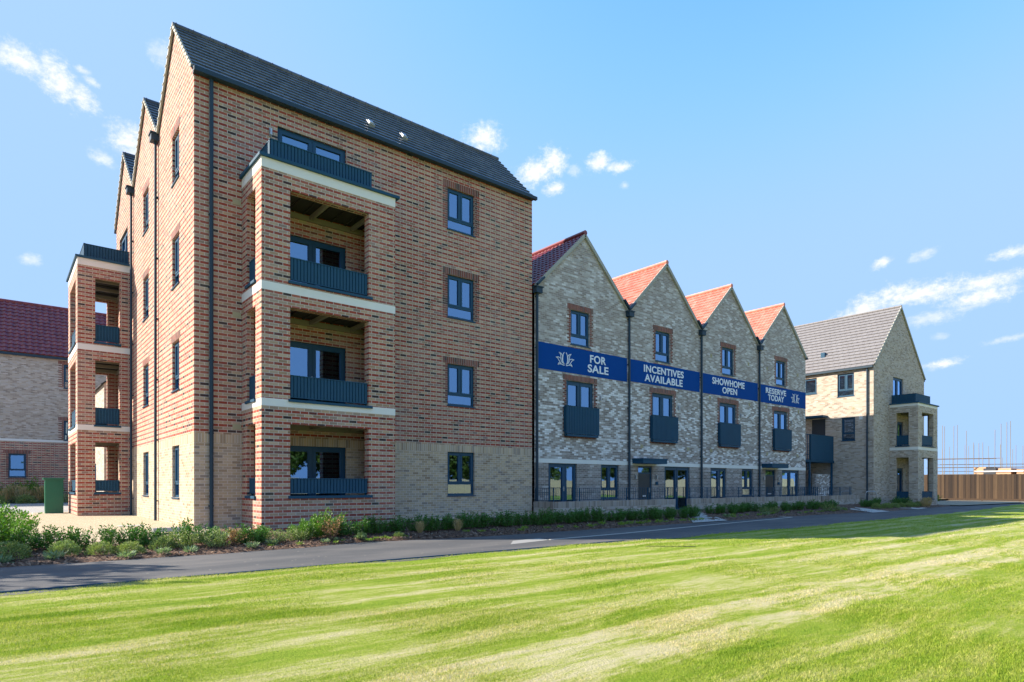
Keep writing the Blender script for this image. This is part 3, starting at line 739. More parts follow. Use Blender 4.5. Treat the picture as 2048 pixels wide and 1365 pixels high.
for i, (a, b, c, e) in enumerate(doors): window(A, FA, a, b, c, e, 'F', 'balcony_door', sill=False)
for i, (a, b, c, e) in enumerate(sdoors): window(A, SA, a, b, c, e, 'F', 'balcony_door', sill=False)
downpipe(A, FA, .40, -.05, 11.68, hop=False, r=.05); downpipe(A, SA, 4.62, 0, 11.85); downpipe(A, SA, 9.2, 0, 11.85)
light_fitting(A, FA, 1.93, 10.75)
for u, z in ((1.05, 8.62), (1.05, 2.6), (1.05, 5.6), (2.85, 8.6), (3.98, 8.6), (2.85, 5.6), (3.98, 5.6), (2.85, 2.58), (3.98, 2.58)): airbrick(A, FA, u, z)


def tower(par, F, a, b, pr, levels, top, fo, so, lint, sills, floor0=.0, stone_w=None, rail_in=.12, mat='striped', coping_z=None, sil=None, zb=-.45):
    """brick balcony tower projecting pr from wall frame F between u=a..b.
       fo=(u0,u1) opening in the outer face, so=(d0,d1) opening in the flanks, levels: list of (sill, lintel)"""
    w = .26; mat = M[mat]; mb = MB()
    Fo = Fr((F.o + F.N * pr).to_2d(), F.U.to_2d(), F.N.to_2d())
    holes = [(fo[0], fo[1], s, l) for s, l in levels]
    wall(mb, Fo, a, b, zb, top, holes, reveal=w)
    # inner faces of outer wall
    Fi = Fr((F.o + F.N * (pr - w)).to_2d(), F.U.to_2d(), (-F.N).to_2d()); wall(mb, Fi, a + .2, b - .2, zb, top, holes, reveal=0.)
    sh = [(so[0], so[1], s, l) for s, l in levels]
    for uu, sg in ((a, 1), (b, -1)):
        for off in (0, w * .7):
            u = uu + sg * off
            O = F.o + F.U * u; G = Fr(O.to_2d(), F.N.to_2d(), (F.U * -sg).to_2d())
            wall(mb, G, 0.0 if off == 0 else .0, pr if off == 0 else pr - w, zb, top, sh, reveal=(w * .7 if off == 0 else 0.))
    mb.build('wall', mat, par)
    # stone bands
    for (z0, z1) in stone_w:
        sb = MB(); F.box(sb, a - .006, b + .006, pr - .05, pr + .006, z0, z1)
        for uu, sg in ((a, 1), (b, -1)): F.box(sb, *( (uu - .006, uu + .05) if sg == 1 else (uu - .05, uu + .006)), .0, pr - .05, z0, z1)
        sb.build('stone_band', M['stone'], par)
    # floors/ceilings
    for i, (s, l) in enumerate(levels):
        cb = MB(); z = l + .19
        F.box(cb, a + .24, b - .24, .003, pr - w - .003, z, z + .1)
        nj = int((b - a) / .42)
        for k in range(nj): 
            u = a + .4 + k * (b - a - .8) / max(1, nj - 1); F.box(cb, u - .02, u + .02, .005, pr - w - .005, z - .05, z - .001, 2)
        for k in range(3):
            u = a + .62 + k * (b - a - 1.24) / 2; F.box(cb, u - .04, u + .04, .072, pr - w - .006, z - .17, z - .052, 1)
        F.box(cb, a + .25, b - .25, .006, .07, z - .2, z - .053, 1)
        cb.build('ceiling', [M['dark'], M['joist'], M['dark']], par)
        # sill coping and balustrade
        kb = MB(); F.box(kb, fo[0] - .05, fo[1] + .1, pr - w - .02, pr + .05, s - .055, s + .012); 
        for uu, sg in ((a, 1), (b, -1)): F.box(kb, *((uu - .05, uu + .2) if sg == 1 else (uu - .2, uu + .05)), so[0] - .04, so[1] + .04, s - .055, s + .012)
        kb.build('coping', M['metal'], par)
        screen(par, F, fo[0] + .01, fo[1] - .02, s + .09, s + (.63 if i else .45), d=pr - .06)
        for uu, sg in ((a, 1), (b, -1)):
            O = F.o + F.U * (uu + sg * .06); G = Fr(O.to_2d(), F.N.to_2d(), (F.U * -sg).to_2d())
            screen(par, G, so[0] + .01, so[1] - .01, s + .09, s + (.63 if i else .45), d=0.)
    # roof terrace: coping and railing screens
    tb = MB()
    F.box(tb, a - .07, b + .12, .0, pr + .07, top, top + .075); tb.build('coping', M['metal'], par)
    e = top + .09; h = .52
    screen(par, F, a + .28, b - .62 if fo[1] < b - .6 else b - .28, e, e + h, d=pr - .22)
    O = F.o + F.U * (a + .3); screen(par, Fr(O.to_2d(), F.N.to_2d(), (-F.U).to_2d()), .02, pr - .26, e, e + h)
    O = F.o + F.U * ((b - .64) if fo[1] < b - .6 else b - .3); screen(par, Fr(O.to_2d(), F.N.to_2d(), (F.U).to_2d()), .02, pr - .26, e, e + h)


lv = [(.82, 2.68), (3.30, 5.68), (6.34, 8.68)]
sb_ = [(3.11, 3.30), (6.02, 6.23), (9.08, 9.33)]
t1 = thing('balcony_tower', '', '', (3, -.8, 0)); bpy.data.objects.remove(t1)
b1 = MB(); b1.box(1.3, 4.8, -1.45, -.02, -.3, -.02); b1 = b1.build('balcony', M['stone'], A); b1['label'] = 'brick balcony tower on the shaded front'
tower(b1, FA, 1.18, 4.92, 1.61, lv, 9.33, (1.9, 4.10), (.44, 1.14), None, None, stone_w=sb_)
b2 = MB(); b2.box(-1.5, -.02, 9.9, 13.2, -.3, -.02); b2 = b2.build('balcony', M['stone'], A); b2['label'] = 'brick balcony tower on the sunlit side'
tower(b2, SA, 9.735, 13.33, 1.67, lv, 9.33, (10.35, 12.6), (.36, 1.13), None, None, stone_w=sb_)
for z in (1.3, 4.3, 7.3): light_fitting(A, SA, 10.15, z + .35)

# =================================================================== TERRACE B : four gabled houses
XB = [11.66, 16.95, 22.24, 27.53, 32.82]
WORDS = [('FOR', 'SALE', 14.60, 15.73), ('INCENTIVES', 'AVAILABLE', 18.02, 20.90), ('SHOWHOME', 'OPEN', 23.25, 26.16), ('RESERVE', 'TODAY', 28.30, 30.48)]
GB = [  # ground floor openings per house (u0,u1,z0,z1,style)
    [(12.37, 13.91, -.05, 1.95, 'S'), (15.30, 16.41, .54, 1.95, 'A')],
    [(17.66, 18.62, -.05, 1.93, 'D'), (19.50, 21.44, -.12, 1.95, 'F')],
    [(23.12, 24.53, -.05, 1.95, 'S'), (25.96, 27.04, .54, 1.95, 'A')],
    [(28.30, 29.36, -.05, 1.93, 'D'), (30.08, 32.04, -.05, 1.95, 'F')]]
HL = ['grey brick terraced house touching the tall block, dark red roof, FOR SALE banner', 'grey brick terraced house with orange roof and INCENTIVES AVAILABLE banner',
      'grey brick terraced house with orange roof and SHOWHOME OPEN banner', 'end terraced house in grey brick with orange roof and RESERVE TODAY banner']


def textobj(name, s, x0, x1, z0, z1, y, parent, mat, bold=.02):
    cu = bpy.data.curves.new(name, 'FONT'); cu.body = s; cu.size = 1; cu.extrude = .012; cu.offset = bold; cu.space_character = 1.06
    tmp = bpy.data.objects.new(name, cu); sc.collection.objects.link(tmp); dg = bpy.context.evaluated_depsgraph_get(); dg.update()
    me = bpy.data.meshes.new_from_object(tmp.evaluated_get(dg)); bpy.data.objects.remove(tmp); me.name = name
    co = np.zeros(len(me.vertices) * 3); me.vertices.foreach_get('co', co); co = co.reshape(-1, 3)
    mn, mx = co.min(0), co.max(0)
    X = x0 + (co[:, 0] - mn[0]) / (mx[0] - mn[0]) * (x1 - x0); Z = z0 + (co[:, 1] - mn[1]) / (mx[1] - mn[1]) * (z1 - z0); Y = y - co[:, 2]
    me.vertices.foreach_set('co', np.stack([X, Y, Z], 1).ravel()); me.materials.clear(); me.materials.append(mat); me.update()
    o = bpy.data.objects.new(name, me); sc.collection.objects.link(o); o.parent = parent
    if parent.type == 'EMPTY': o.matrix_parent_inverse = Matrix.Translation(-Vector(parent.location))
    return o


LOGO = [[(-.335, .245), (-.20, .19), (-.15, .14), (-.05, .268)], [(-.335, .245), (-.245, .15), (-.235, .02), (-.19, -.11), (-.06, -.20)], [(-.14, .145), (-.165, .01), (-.145, -.11), (-.06, -.187)],
        [(-.11, .165), (-.13, .02), (-.11, -.11), (-.04, -.198)], [(-.49, .035), (-.36, .045), (-.24, .01)], [(-.49, .035), (-.39, -.01), (-.30, -.11), (-.19, -.21), (-.04, -.245)],
        [(-.385, -.255), (-.345, -.18), (-.27, -.15)], [(-.385, -.255), (-.33, -.215), (-.21, -.205)]]


def smoothpts(p, n=6):
    p = [Vector((a, 0, b)) for a, b in p]; p = [p[0] * 2 - p[1]] + p + [p[-1] * 2 - p[-2]]; out = []
    for i in range(1, len(p) - 2):
        for k in range(n):
            t = k / n; a, b, c, d_ = p[i - 1], p[i], p[i + 1], p[i + 2]
            out.append(.5 * ((2 * b) + (c - a) * t + (2 * a - 5 * b + 4 * c - d_) * t * t + (-a + 3 * b - 3 * c + d_) * t ** 3))
    out.append(p[-2]); return out


def logo(par, cx, cz, s, y):
    for sg in (1, -1):
        mb = MB()
        for L_ in LOGO:
            pts = smoothpts(L_)
            for a, b in zip(pts, pts[1:]):
                mb.bar((cx + sg * a.x * s, y, cz + a.z * s), (cx + sg * b.x * s, y, cz + b.z * s), .026 * s ** .5, .01, up=(0, 1, 0))
        mb.build('flower_emblem', M['white'], par)


for i in range(4):
    L, R = XB[i], XB[i + 1]; mid = (L + R) / 2; x_w = R - L
    H_ = thing('terraced_house', HL[i], 'house', (mid, 4.7, 0), 'gabled terraced houses')
    up = (L + 1.9, L + 2.98, 6.66, 8.03); ju = (L + 1.66, L + 3.22, 3.12, 5.22)
    FB = front(0)
    mb = MB(); gh = [g[:4] for g in GB[i]]
    wall(mb, FB, L, R, -.45, 8.6, [up, ju] + gh, zsplit=2.04, m=1, m2=0)
    mb.quad((L, 0, 8.6), (R, 0, 8.6), (mid, 0, 11.12))
    mb.quad((R, 0, -.4), (R, 9.5, -.4), (R, 9.5, 8.6), (R, 0, 8.6)); mb.quad((L, 9.5, -.4), (R, 9.5, -.4), (R, 9.5, 8.6), (L, 9.5, 8.6)); mb.quad((L, 9.5, 8.6), (R, 9.5, 8.6), (mid, 9.5, 11.12))
    mb.build('wall', [M['grey'], M['rustic']], H_)
    # roof
    mb = MB(); S = Vector((mid - L, 0, 2.52)); Ln = S.length
    slope_tiles(mb, (L, -.07, 8.63), (0, 1, 0), 9.62, S, Ln, 13, wave=.22, amp=.03, lift=.03)
    S = Vector((mid - R, 0, 2.52)); slope_tiles(mb, (R, -.07, 8.63), (0, 1, 0), 9.62, S, Ln, 13, wave=.22, amp=.03, lift=.03)
    mb.tube([(mid, -.09, 11.2), (mid, 9.55, 11.2)], .1, 8)
    rm = M['pantile'] if i else M['glazed']  # first roof: the tall block's shade is put into a darker tile colour
    mb.build('roof', rm, H_)
    mb = MB()
    for xx in (L, R): mb.bar((xx, -.045, 8.56), (mid, -.045, 11.10), .085, .13)
    mb.build('verge', M['verge'], H_)
    # gutters in the valley and downpipe
    mb = MB(); mb.bar((L + .02, -.14, 8.6), (L + .36, -.14, 8.93), .12, .07); 
    if i: mb.bar((L - .02, -.14, 8.6), (L - .36, -.14, 8.93), .12, .07)
    mb.build('gutter', M['pipe'], H_)
    downpipe(H_, FB, L + .04 if i else L + .07, -.05, 8.28, r=.05)
    if i == 3: mb = MB(); mb.box(R - .02, R + .12, -.1, .1, 8.45, 8.58); mb.build('gutter', M['pipe'], H_)
    window(H_, FB, *up); surround(H_, FB, *up)
    window(H_, FB, *ju, 'F', 'french_window', sill=False); surround(H_, FB, *ju)
    jb = MB(); FB.box(jb, ju[0] - .1, ju[1] + .1, .0, .16, 3.02, 3.10); jb = jb.build('juliet_balcony', M['metal'], H_)
    screen(jb, FB, ju[0] - .16, ju[1] + .16, 3.14, 4.19, d=.15)
    for sx in (ju[0] - .16, ju[1] + .16):
        kb = MB()
        for z in (3.2, 4.12): FB.box(kb, sx - .02, sx + .02, .0, .1, z, z + .04)
        for q in range(5): FB.box(kb, sx - .008, sx + .008, .02 + q * .02, .03 + q * .02, 3.2, 4.15)
        kb.build('bracket', M['metal'], jb)
    # stone string course, broken by nothing, butts between houses
    mb = MB(); FB.box(mb, L + .002, R - .002, -.02, .012, 1.955, 2.115)
    mb.build('stone_band', M['stone'], H_)
    for (a, b, c, e, st) in GB[i]:
        if st == 'D':
            db = MB(); FB.box(db, a + .07, b - .07, -.12, -.075, c + .04, e - .34)
            for q in range(9): FB.box(db, a + .1 + q * (b - a - .2) / 9, a + .108 + q * (b - a - .2) / 9, -.076, -.07, c + .06, e - .36)
            dd = db.build('front_door', M['darkgreen'], H_)
            fb = MB(); FB.box(fb, a, a + .065, -.14, -.06, c, e); FB.box(fb, b - .065, b, -.14, -.06, c, e); FB.box(fb, a + .065, b - .065, -.14, -.06, e - .065, e); FB.box(fb, a + .065, b - .065, -.14, -.06, e - .34, e - .27)
            fb.build('door_frame', M['frame'], dd)
            pb = MB(); pb.quad(FB.p(a + .065, -.1, e - .27), FB.p(b - .065, -.1, e - .27), FB.p(b - .065, -.1, e - .065), FB.p(a + .065, -.1, e - .065)); pb.build('pane', M['glass'], dd)
            kb = MB(); FB.box(kb, b - .16, b - .13, -.07, -.02, .78, 1.0); kb.build('handle', M['steel'], dd)
            kb = MB(); FB.box(kb, a + .36, b - .36, -.07, -.055, .60, .66); kb.build('letter_plate', M['whitep'], dd)
            cb = MB(); FB.box(cb, a - .42, b + .3, .0, .62, 2.20, 2.25); FB.box(cb, a - .40, b + .28, .0, .60, 2.03, 2.20); cb.build('door_canopy', M['metal'], H_)
            light_fitting(H_, FB, a - .2, 1.35); light_fitting(H_, FB, b + .28, 1.35)
            mt = MB(); FB.box(mt, b + .22, b + .36, .0, .06, 1.12, 1.26); mt.build('bell_box', M['metal'], H_)
        else:
            window(H_, FB, a, b, c, e, st, 'window' if st == 'A' else 'french_window', sill=(st == 'A'))
    for u, z in ([(L + 2.0 - .75, 8.0)] if 0 else []): pass
    if i in (1, 2, 3):
        for u in (L + .95, R - .95): airbrick(H_, FB, u, 2.72, .2, .16)
    if i in (2, 3):
        for u, z in ((L + .85, 5.28), (R - .85, 5.25), (L + .95, 7.35), (R - .95, 7.35)): airbrick(H_, FB, u, z, .16, .18)
    light_fitting(H_, FB, ju[1] + .35, 4.55)
    # banner
    x0 = L + (.14 if i else .16); x1 = R - (.04 if i < 3 else .01)
    B = thing('banner', ['royal blue banner reading FOR SALE with white flower outline', 'royal blue banner reading INCENTIVES AVAILABLE', 'royal blue banner reading SHOWHOME OPEN', 'royal blue banner reading RESERVE TODAY with a small flower outline'][i], 'banner', ((x0 + x1) / 2, -.02, 5.5), 'blue sales banners along the terrace')
    mb = MB(); z = 5.51 if i < 1 else 5.56
    while z < 6.5: z2 = min(z + .075, 6.52); FB.box(mb, x0, x1, .002, .014 if int(round(z / .075)) % 2 else .0155, z, z2 - .0015); z += .075
    FB.box(mb, x0, x1, .003, .011, 5.515 if i < 1 else 5.565, 6.515)
    mb.build('banner_sheet', M['banner'], B)
    w1, w2, a, b = WORDS[i]
    if i == 0: textobj('lettering', w1, 14.63, 15.57, 6.05, 6.37, -.02, B, M['white']); textobj('lettering', w2, 14.5, 15.72, 5.66, 5.98, -.02, B, M['white']); logo(B, 13.235, 6.01, 1.0, -.022)
    if i == 1: textobj('lettering', w1, 18.02, 20.9, 6.07, 6.39, -.02, B, M['white']); textobj('lettering', w2, 18.07, 20.82, 5.67, 5.99, -.02, B, M['white'])
    if i == 2: textobj('lettering', w1, 23.25, 26.16, 6.08, 6.41, -.02, B, M['white']); textobj('lettering', w2, 24.12, 25.45, 5.69, 6.01, -.02, B, M['white'])
    if i == 3: textobj('lettering', w1, 28.3, 30.48, 6.09, 6.40, -.02, B, M['white']); textobj('lettering', w2, 28.53, 30.25, 5.72, 6.04, -.02, B, M['white']); logo(B, 31.56, 6.06, 1.0, -.022)


# ---------------- low garden walls with railings
def rail_run(par, pts, z0=.5, z1=1.0, skip=None):
    mb = MB(); d_ = 0
    for a, b in zip(pts, pts[1:]):
        a = Vector((*a, 0)); b = Vector((*b, 0)); L = (b - a).length; t = (b - a) / L
        mb.bar((a.x, a.y, z1), (b.x, b.y, z1), .04, .012); mb.bar((a.x, a.y, z0 + .05), (b.x, b.y, z0 + .05), .03, .012)
        n = int(L / .11); 
        for i in range(n + 1):
            q = a + t * (L * i / n); w = .035 if i % 12 == 0 else .012
            mb.bar((q.x, q.y, z0 if i % 12 == 0 else z0 + .05), (q.x, q.y, z1), w, w)
    return mb.build('railing', M['metal'], par)


def gwall(label, pts, rails, zt=.50):
    c = pts[0]; T = thing('garden_wall', label, 'garden wall', (c[0], c[1], 0), 'low brick walls with railings')
    mb = MB()
    for (x0, x1, y0, y1) in pts: mb.box(x0, x1, y0, y1, -.5, zt - .225)
    mb.build('wall', M['buffg'], T)
    mb = MB()
    for (x0, x1, y0, y1) in pts: mb.box(x0 - .004, x1 + .004, y0 - .004, y1 + .004, zt - .225, zt)
    mb.build('brick_coping', M['copesol'], T)
    rail_run(T, rails, zt, zt + .5)
    return T


M['copesol'] = None
def copesol():
    mt, n, bs, _ = newmat('grey_soldier_coping'); g = n.node('ShaderNodeNewGeometry'); P = n.sep(g.outputs['Position'])
    N = n.sep(g.outputs['True Normal']); side = n.m('GREATER_THAN', n.m('ABSOLUTE', N[0]), .5)
    u = n.m('ADD', n.m('ADD', n.m('MULTIPLY', P[0], n.m('SUBTRACT', 1., side)), n.m('MULTIPLY', P[1], side)), 100.)
    su = n.m('DIVIDE', u, .075); sf = n.m('FRACT', su); br = n.rnge(n.m('MINIMUM', sf, n.m('SUBTRACT', 1., sf)), .05, .11)
    h = n.white(n.comb(n.m('FLOOR', su), 0., 0.))[0]
    n.put(bs.inputs['Base Color'], n.mix(br, (.42, .38, .33), n.mix(1., n.ramp(h, BUFFG), (.78, .76, .74), 'MULTIPLY'))); bs.inputs['Roughness'].default_value = .9; return mt


M['copesol'] = copesol()
gwall('low grey brick wall with railings left of the sunken entrance gap', [(11.60, 11.84, -.88, -.02), (11.60, 18.78, -1.12, -.882)], [(11.7, -.03), (11.7, -1.0), (18.72, -1.0)])
gwall('longer low grey brick wall with railings right of the entrance gap', [(19.94, 32.3, -1.12, -.882), (32.06, 32.3, -.88, -.02)], [(20.0, -1.0), (32.18, -1.0), (32.18, -.03)])
gwall('short low brick wall with railings between the terrace and the far block', [(32.6, 36.4, -1.55, -1.31), (32.6, 32.84, -1.31, -.3)], [(32.7, -.3), (32.7, -1.43), (35.6, -1.43)], .5)

# =================================================================== BLOCK C
C = thing('corner_apartment_block', 'three storey buff grey brick block at far right with a brown grey roof', 'apartment block', (41.6, 5, 0))
XC, XC2, YC, YC2 = 37.35, 45.86, -1.98, 14.
FC = front(YC); SC = left(XC)
cs = [(1.45, 2.3, 7.05, 8.07), (-.85, .15, 6.68, 8.10), (-.91, -.10, 3.88, 5.34)]
cd = (.9, 1.78, 2.75, 5.36)
cg = [(40.38, 42.05, 5.95, 8.02), (40.38, 42.05, 3.25, 5.2), (40.38, 42.05, .1, 2.2)]
mb = MB(); wall(mb, SC, YC, YC2, -.45, 8.47, cs + [cd]); wall(mb, FC, XC, XC2, -.45, 8.47, cg)
mb.quad((XC, YC, 8.47), (XC2, YC, 8.47), (41.6, YC, 12.65)); mb.quad((XC, YC2, 8.47), (XC2, YC2, 8.47), (41.6, YC2, 12.65)); mb.quad((XC2, YC, -.4), (XC2, YC2, -.4), (XC2, YC2, 8.47), (XC2, YC, 8.47))
mb.quad((XC, YC2, -.4), (XC2, YC2, -.4), (XC2, YC2, 8.47), (XC, YC2, 8.47))
mb.build('wall', M['buffg'], C)
mb = MB()
for xe in (XC, XC2):
    S = Vector((41.6 - xe, 0, 4.18)); Ln = S.length; Sn = S.normalized()
    slope_tiles(mb, Vector((xe, YC - .07, 8.5)) - Sn * .15, (0, 1, 0), YC2 - YC + .14, S, Ln + .15, 18, lift=.055)
mb.tube([(41.6, YC - .08, 12.72), (41.6, YC2, 12.72)], .08, 8)
rc = mb.build('roof', M['ctile'], C)
mb = MB(); mb.box(XC + 1.0, XC + 1.25, 1.4, 1.65, 9.5, 9.85); mb.build('roof_vent', M['metal'], rc)
mb = MB(); 
for xe in (XC, XC2): mb.bar((xe, YC - .05, 8.45), (41.6, YC - .05, 12.66), .07, .1)
mb.build('verge', M['verge'], C)
mb = MB(); mb.box(XC - .2, XC - .08, YC, YC2, 8.26, 8.38); mb.box(XC2 + .05, XC2 + .17, YC, YC2, 8.26, 8.38); mb.build('gutter', M['pipe'], C)
downpipe(C, SC, -1.64, -.1, 8.27, hop=False, r=.05)
M['frame2'] = plain('grey_frame', (.10, .11, .12), .35)
for (a, b, c, e), st in zip(cs, ('B', 'A', 'L')): window(C, SC, a, b, c, e, st)
for (a, b, c, e) in cg: window(C, FC, a, b, c, e, 'F', 'balcony_door', sill=False)
db = MB(); SC.box(db, cd[0], cd[1], -.1, -.05, cd[2], cd[3]); db.build('flat_door', M['darkgreen'], C)
cb = MB(); SC.box(cb, .75, 2.3, .0, .7, 5.42, 5.55); cb.build('door_canopy', M['metal'], C)
airbrick(C, SC, -1.25, 5.15, .2, .2, 'whitep'); airbrick(C, SC, -.8, 5.8, .15, .15)
b3 = MB(); b3.box(40, 43.1, -3.4, -2.02, -.4, -.1); b3 = b3.build('balcony', M['stone'], C)
tower(b3, FC, 39.81, 43.25, 1.59, [(.22, 2.82), (3.55, 5.62)], 6.16, (40.48, 42.5), (.37, 1.08), None, None, stone_w=[(3.28, 3.46), (6.0, 6.16)], mat='buffg', zb=-.5)
# stair and access deck between the terrace and the corner block
T = thing('access_stair', 'dark blue metal stair landing between the end terrace and the far block', 'stair landing', (35, .8, 0))
mb = MB(); mb.box(32.9, 37.3, .32, 2.4, 2.50, 2.64); mb.build('deck', M['metal'], T)
screen(T, front(.3), 34.1, 37.15, 2.6, 4.16, 'screen_panel', pitch=.12); 
mb = MB()
for k in range(5): mb.bar((33.0 + k * .24, .32, 2.0), (33.0 + k * .24, .32, 4.15), .03)
mb.bar((32.9, .32, 4.15), (34.1, .32, 4.15), .04); mb.bar((32.9, .32, 3.0), (34.1, .32, 2.9), .03); mb.build('railing', M['metal'], T)
mb = MB()
for x in (34.15, 37.1): mb.bar((x, .4, -.3), (x, .4, 2.6), .1)
mb.build('post', M['metal'], T)
mb = MB()
for k in range(13): mb.box(33.2, 34.4, 1.2 + k * .27, 1.48 + k * .27, 2.4 - k * .19, 2.45 - k * .19)
mb.build('stair_flight', M['metal'], T)
mb = MB(); mb.box(32.9, 37.3, 3.0, 3.2, -.3, 2.45); mb.build('back_panel', M['dark'], T)  # dark sheet put in for the shade of the gap under the landing
mb = MB(); mb.box(35.2, 37.33, .5, .74, -.4, 1.78); o = mb.build('bin_store_wall', M['grey']); tag(o, 'short grey brick wall below the metal landing', 'wall')

# =================================================================== BLOCKS D and E on the left
Dn = thing('rear_apartment_block', 'building at far left with glossy dark red pantile roof over grey and striped brick', 'building', (-8, 36, 0))
FD = front(32.5); dw = [(-3.32, -2.45, 1.6, 3.08), (-.5, .6, 4.0, 5.3), (-.5, .6, 7.4, 8.95)]
mb = MB(); wall(mb, FD, -18, 4, -.3, 9.45, dw, zsplit=3.95, m=1, m2=0); mb.quad((4, 32.5, -.3), (4, 39, -.3), (4, 39, 9.45), (4, 32.5, 9.45)); mb.quad((4, 32.5, 9.45), (4, 39, 9.45), (4, 35.8, 13.2))
mb.build('wall', [M['buffg'], M['striped']], Dn)
mb = MB(); S = Vector((0, 3.3, 3.75)); slope_tiles(mb, (-18, 32.35, 9.42), (1, 0, 0), 22.1, S, S.length + .1, 14, wave=.32, amp=.055, lift=.045); S = Vector((0, -3.3, 3.75)); slope_tiles(mb, (-18, 39.1, 9.42), (1, 0, 0), 22.1, S, S.length, 14)
mb.tube([(-18, 35.75, 13.28), (4.1, 35.75, 13.28)], .12, 8); mb.build('roof', M['glazed'], Dn)
mb = MB(); FD.box(mb, -18, 4.1, .05, .2, 9.22, 9.36); mb.build('gutter', M['pipe'], Dn)
mb = MB(); FD.box(mb, -18, 4, -.02, .012, 3.86, 4.0); mb.build('stone_band', M['stone'], Dn)
for i, q in enumerate(dw): window(Dn, FD, *q, 'L', room=True); surround(Dn, FD, *q, over=.3 if i else .25)
En = thing('rear_house', 'sunlit cream brick house behind the left balcony tower', 'house', (3, 23, 0))
SE = left(.02); ew = [(20.5, 21.7, .3, 2.2), (24, 25.1, .8, 2.2), (20.5, 21.6, 3.5, 4.9)]
mb = MB(); wall(mb, SE, 17.5, 28, -.3, 5.9, ew); FE = front(17.5); wall(mb, FE, .02, 8, -.3, 5.9); mb.quad((.02, 17.5, 5.9), (8, 17.5, 5.9), (4, 17.5, 9.4)); mb.quad((.02, 28, 5.9), (8, 28, 5.9), (4, 28, 9.4)); mb.quad((.02, 28, -.3), (8, 28, -.3), (8, 28, 5.9), (.02, 28, 5.9)); mb.build('wall', M['buffg'], En)
mb = MB(); S = Vector((3.98, 0, 3.5)); slope_tiles(mb, (-.1, 17.4, 5.85), (0, 1, 0), 10.7, S, S.length + .1, 16); S = Vector((-4, 0, 3.5)); slope_tiles(mb, (8.1, 17.4, 5.85), (0, 1, 0), 10.7, S, S.length + .1, 16); mb.build('roof', M['ctile'], En)
for q in ew: window(En, SE, *q, 'F')

# =================================================================== FENCE, SCAFFOLD, HOUSE SHELLS
def fence(label, a, b, z0, z1, name='timber_fence', grp=None, wm='wood'):
    T = thing(name, label, 'fence', (a[0], a[1], z0)); a = Vector((*a, 0)); b = Vector((*b, 0)); L = (b - a).length; t = (b - a) / L; nrm = Vector((-t.y, t.x, 0))
    mb = MB(); n = int(L / .15)
    for i in range(n):
        p = a + t * (i * L / n); q = a + t * ((i + 1) * L / n + .012); o = nrm * (random.uniform(-.006, .006) + (.012 if i % 2 else 0)); j = random.uniform(-.012, .012)
        mb.bar((p + o + (q - p) * .5) + Vector((0, 0, z0 + .12)), (p + o + (q - p) * .5) + Vector((0, 0, z1 + j)), .02 + (L / n) * 1., .02, up=tuple(nrm))
    mb.build('board_panel', M[wm], T)
    mb = MB()
    for z in (z0 + .4, z1 - .3): mb.bar(a + nrm * -.04 + Vector((0, 0, z)), b + nrm * -.04 + Vector((0, 0, z)), .05, .09)
    mb.bar(a + nrm * .03 + Vector((0, 0, z0 + .06)), b + nrm * .03 + Vector((0, 0, z0 + .06)), .03, .15)
    k = 0
    while k < L: p = a + t * k + nrm * -.08; mb.bar(p + Vector((0, 0, z0 - .2)), p + Vector((0, 0, z1 - .05)), .1); k += 2.4
    mb.build('fence_frame', M[wm], T); return T


fence('brown vertical board fence closing off the building site at far right', (60.2, -14), (57.6, 6), -.15, 1.98)


def scaffold(label, x, y, nx, ny, dx, dy, h, yaw):
    T = thing('scaffold', label, 'scaffold', (x, y, 0), 'scaffolds beyond the fence'); c, s = math.cos(yaw), math.sin(yaw)
    def w(a, b, z): return (x + a * c - b * s, y + a * s + b * c, z)
    for i in range(nx):
        for j in range(ny):
            mb = MB(); hh = h * random.choice([1, .97, .9, .72]); jx, jy = random.uniform(-.25, .25), random.uniform(-.2, .2)
            mb.tube([w(i * dx + jx, j * dy, -.3), w(i * dx + jx + random.uniform(-.05, .05), j * dy + jy * .2, hh)], .032, 6); mb.build('pole', M['pole'], T)
    mb = MB()
    for z in (2.3, 3.1, 4.1):
        if z < h:
            for j in (0, ny - 1): mb.tube([w(-.4, j * dy, z), w((nx - 1) * dx * (1 if z < 4 else .6) + .4, j * dy, z)], .04, 6)
    mb.tube([w(0, 0, 1.5), w(dx, 0, 2.6)], .035, 6); mb.build('ledger', M['pole'], T)
    mb = MB(); a, b = w(-.2, .1, 2.25), w((nx - 1) * dx + .2, .1, 2.25); mb.bar(a, b, .5, .05); mb.build('boards', M['earthboard'], T)


M['pole'] = plain('weathered_scaffold_tube', (.22, .20, .17), .6, var=.25, scale=1); M['earthboard'] = plain('scaffold_board', (.60, .50, .34), .8)
M['orange'] = brick('orange_brick', 'buffgrey')
SCF = [(80, 8, 9, 2, 1.25, 1.4, 8.2, -1.1), (84, -1.5, 9, 2, .75, 1.4, 8.5, -1.1), (104, 14, 14, 2, 1.5, 1.5, 7.0, -1.0), (88, -7., 7, 2, .8, 1.3, 9.4, -1.1)]
for i, a in enumerate(SCF): scaffold(['scaffold of pale poles nearest the corner block', 'scaffold of dense poles at the middle of the site', 'shorter distant scaffold poles behind the others', 'tallest scaffold poles at the right edge of the picture'][i], *a)


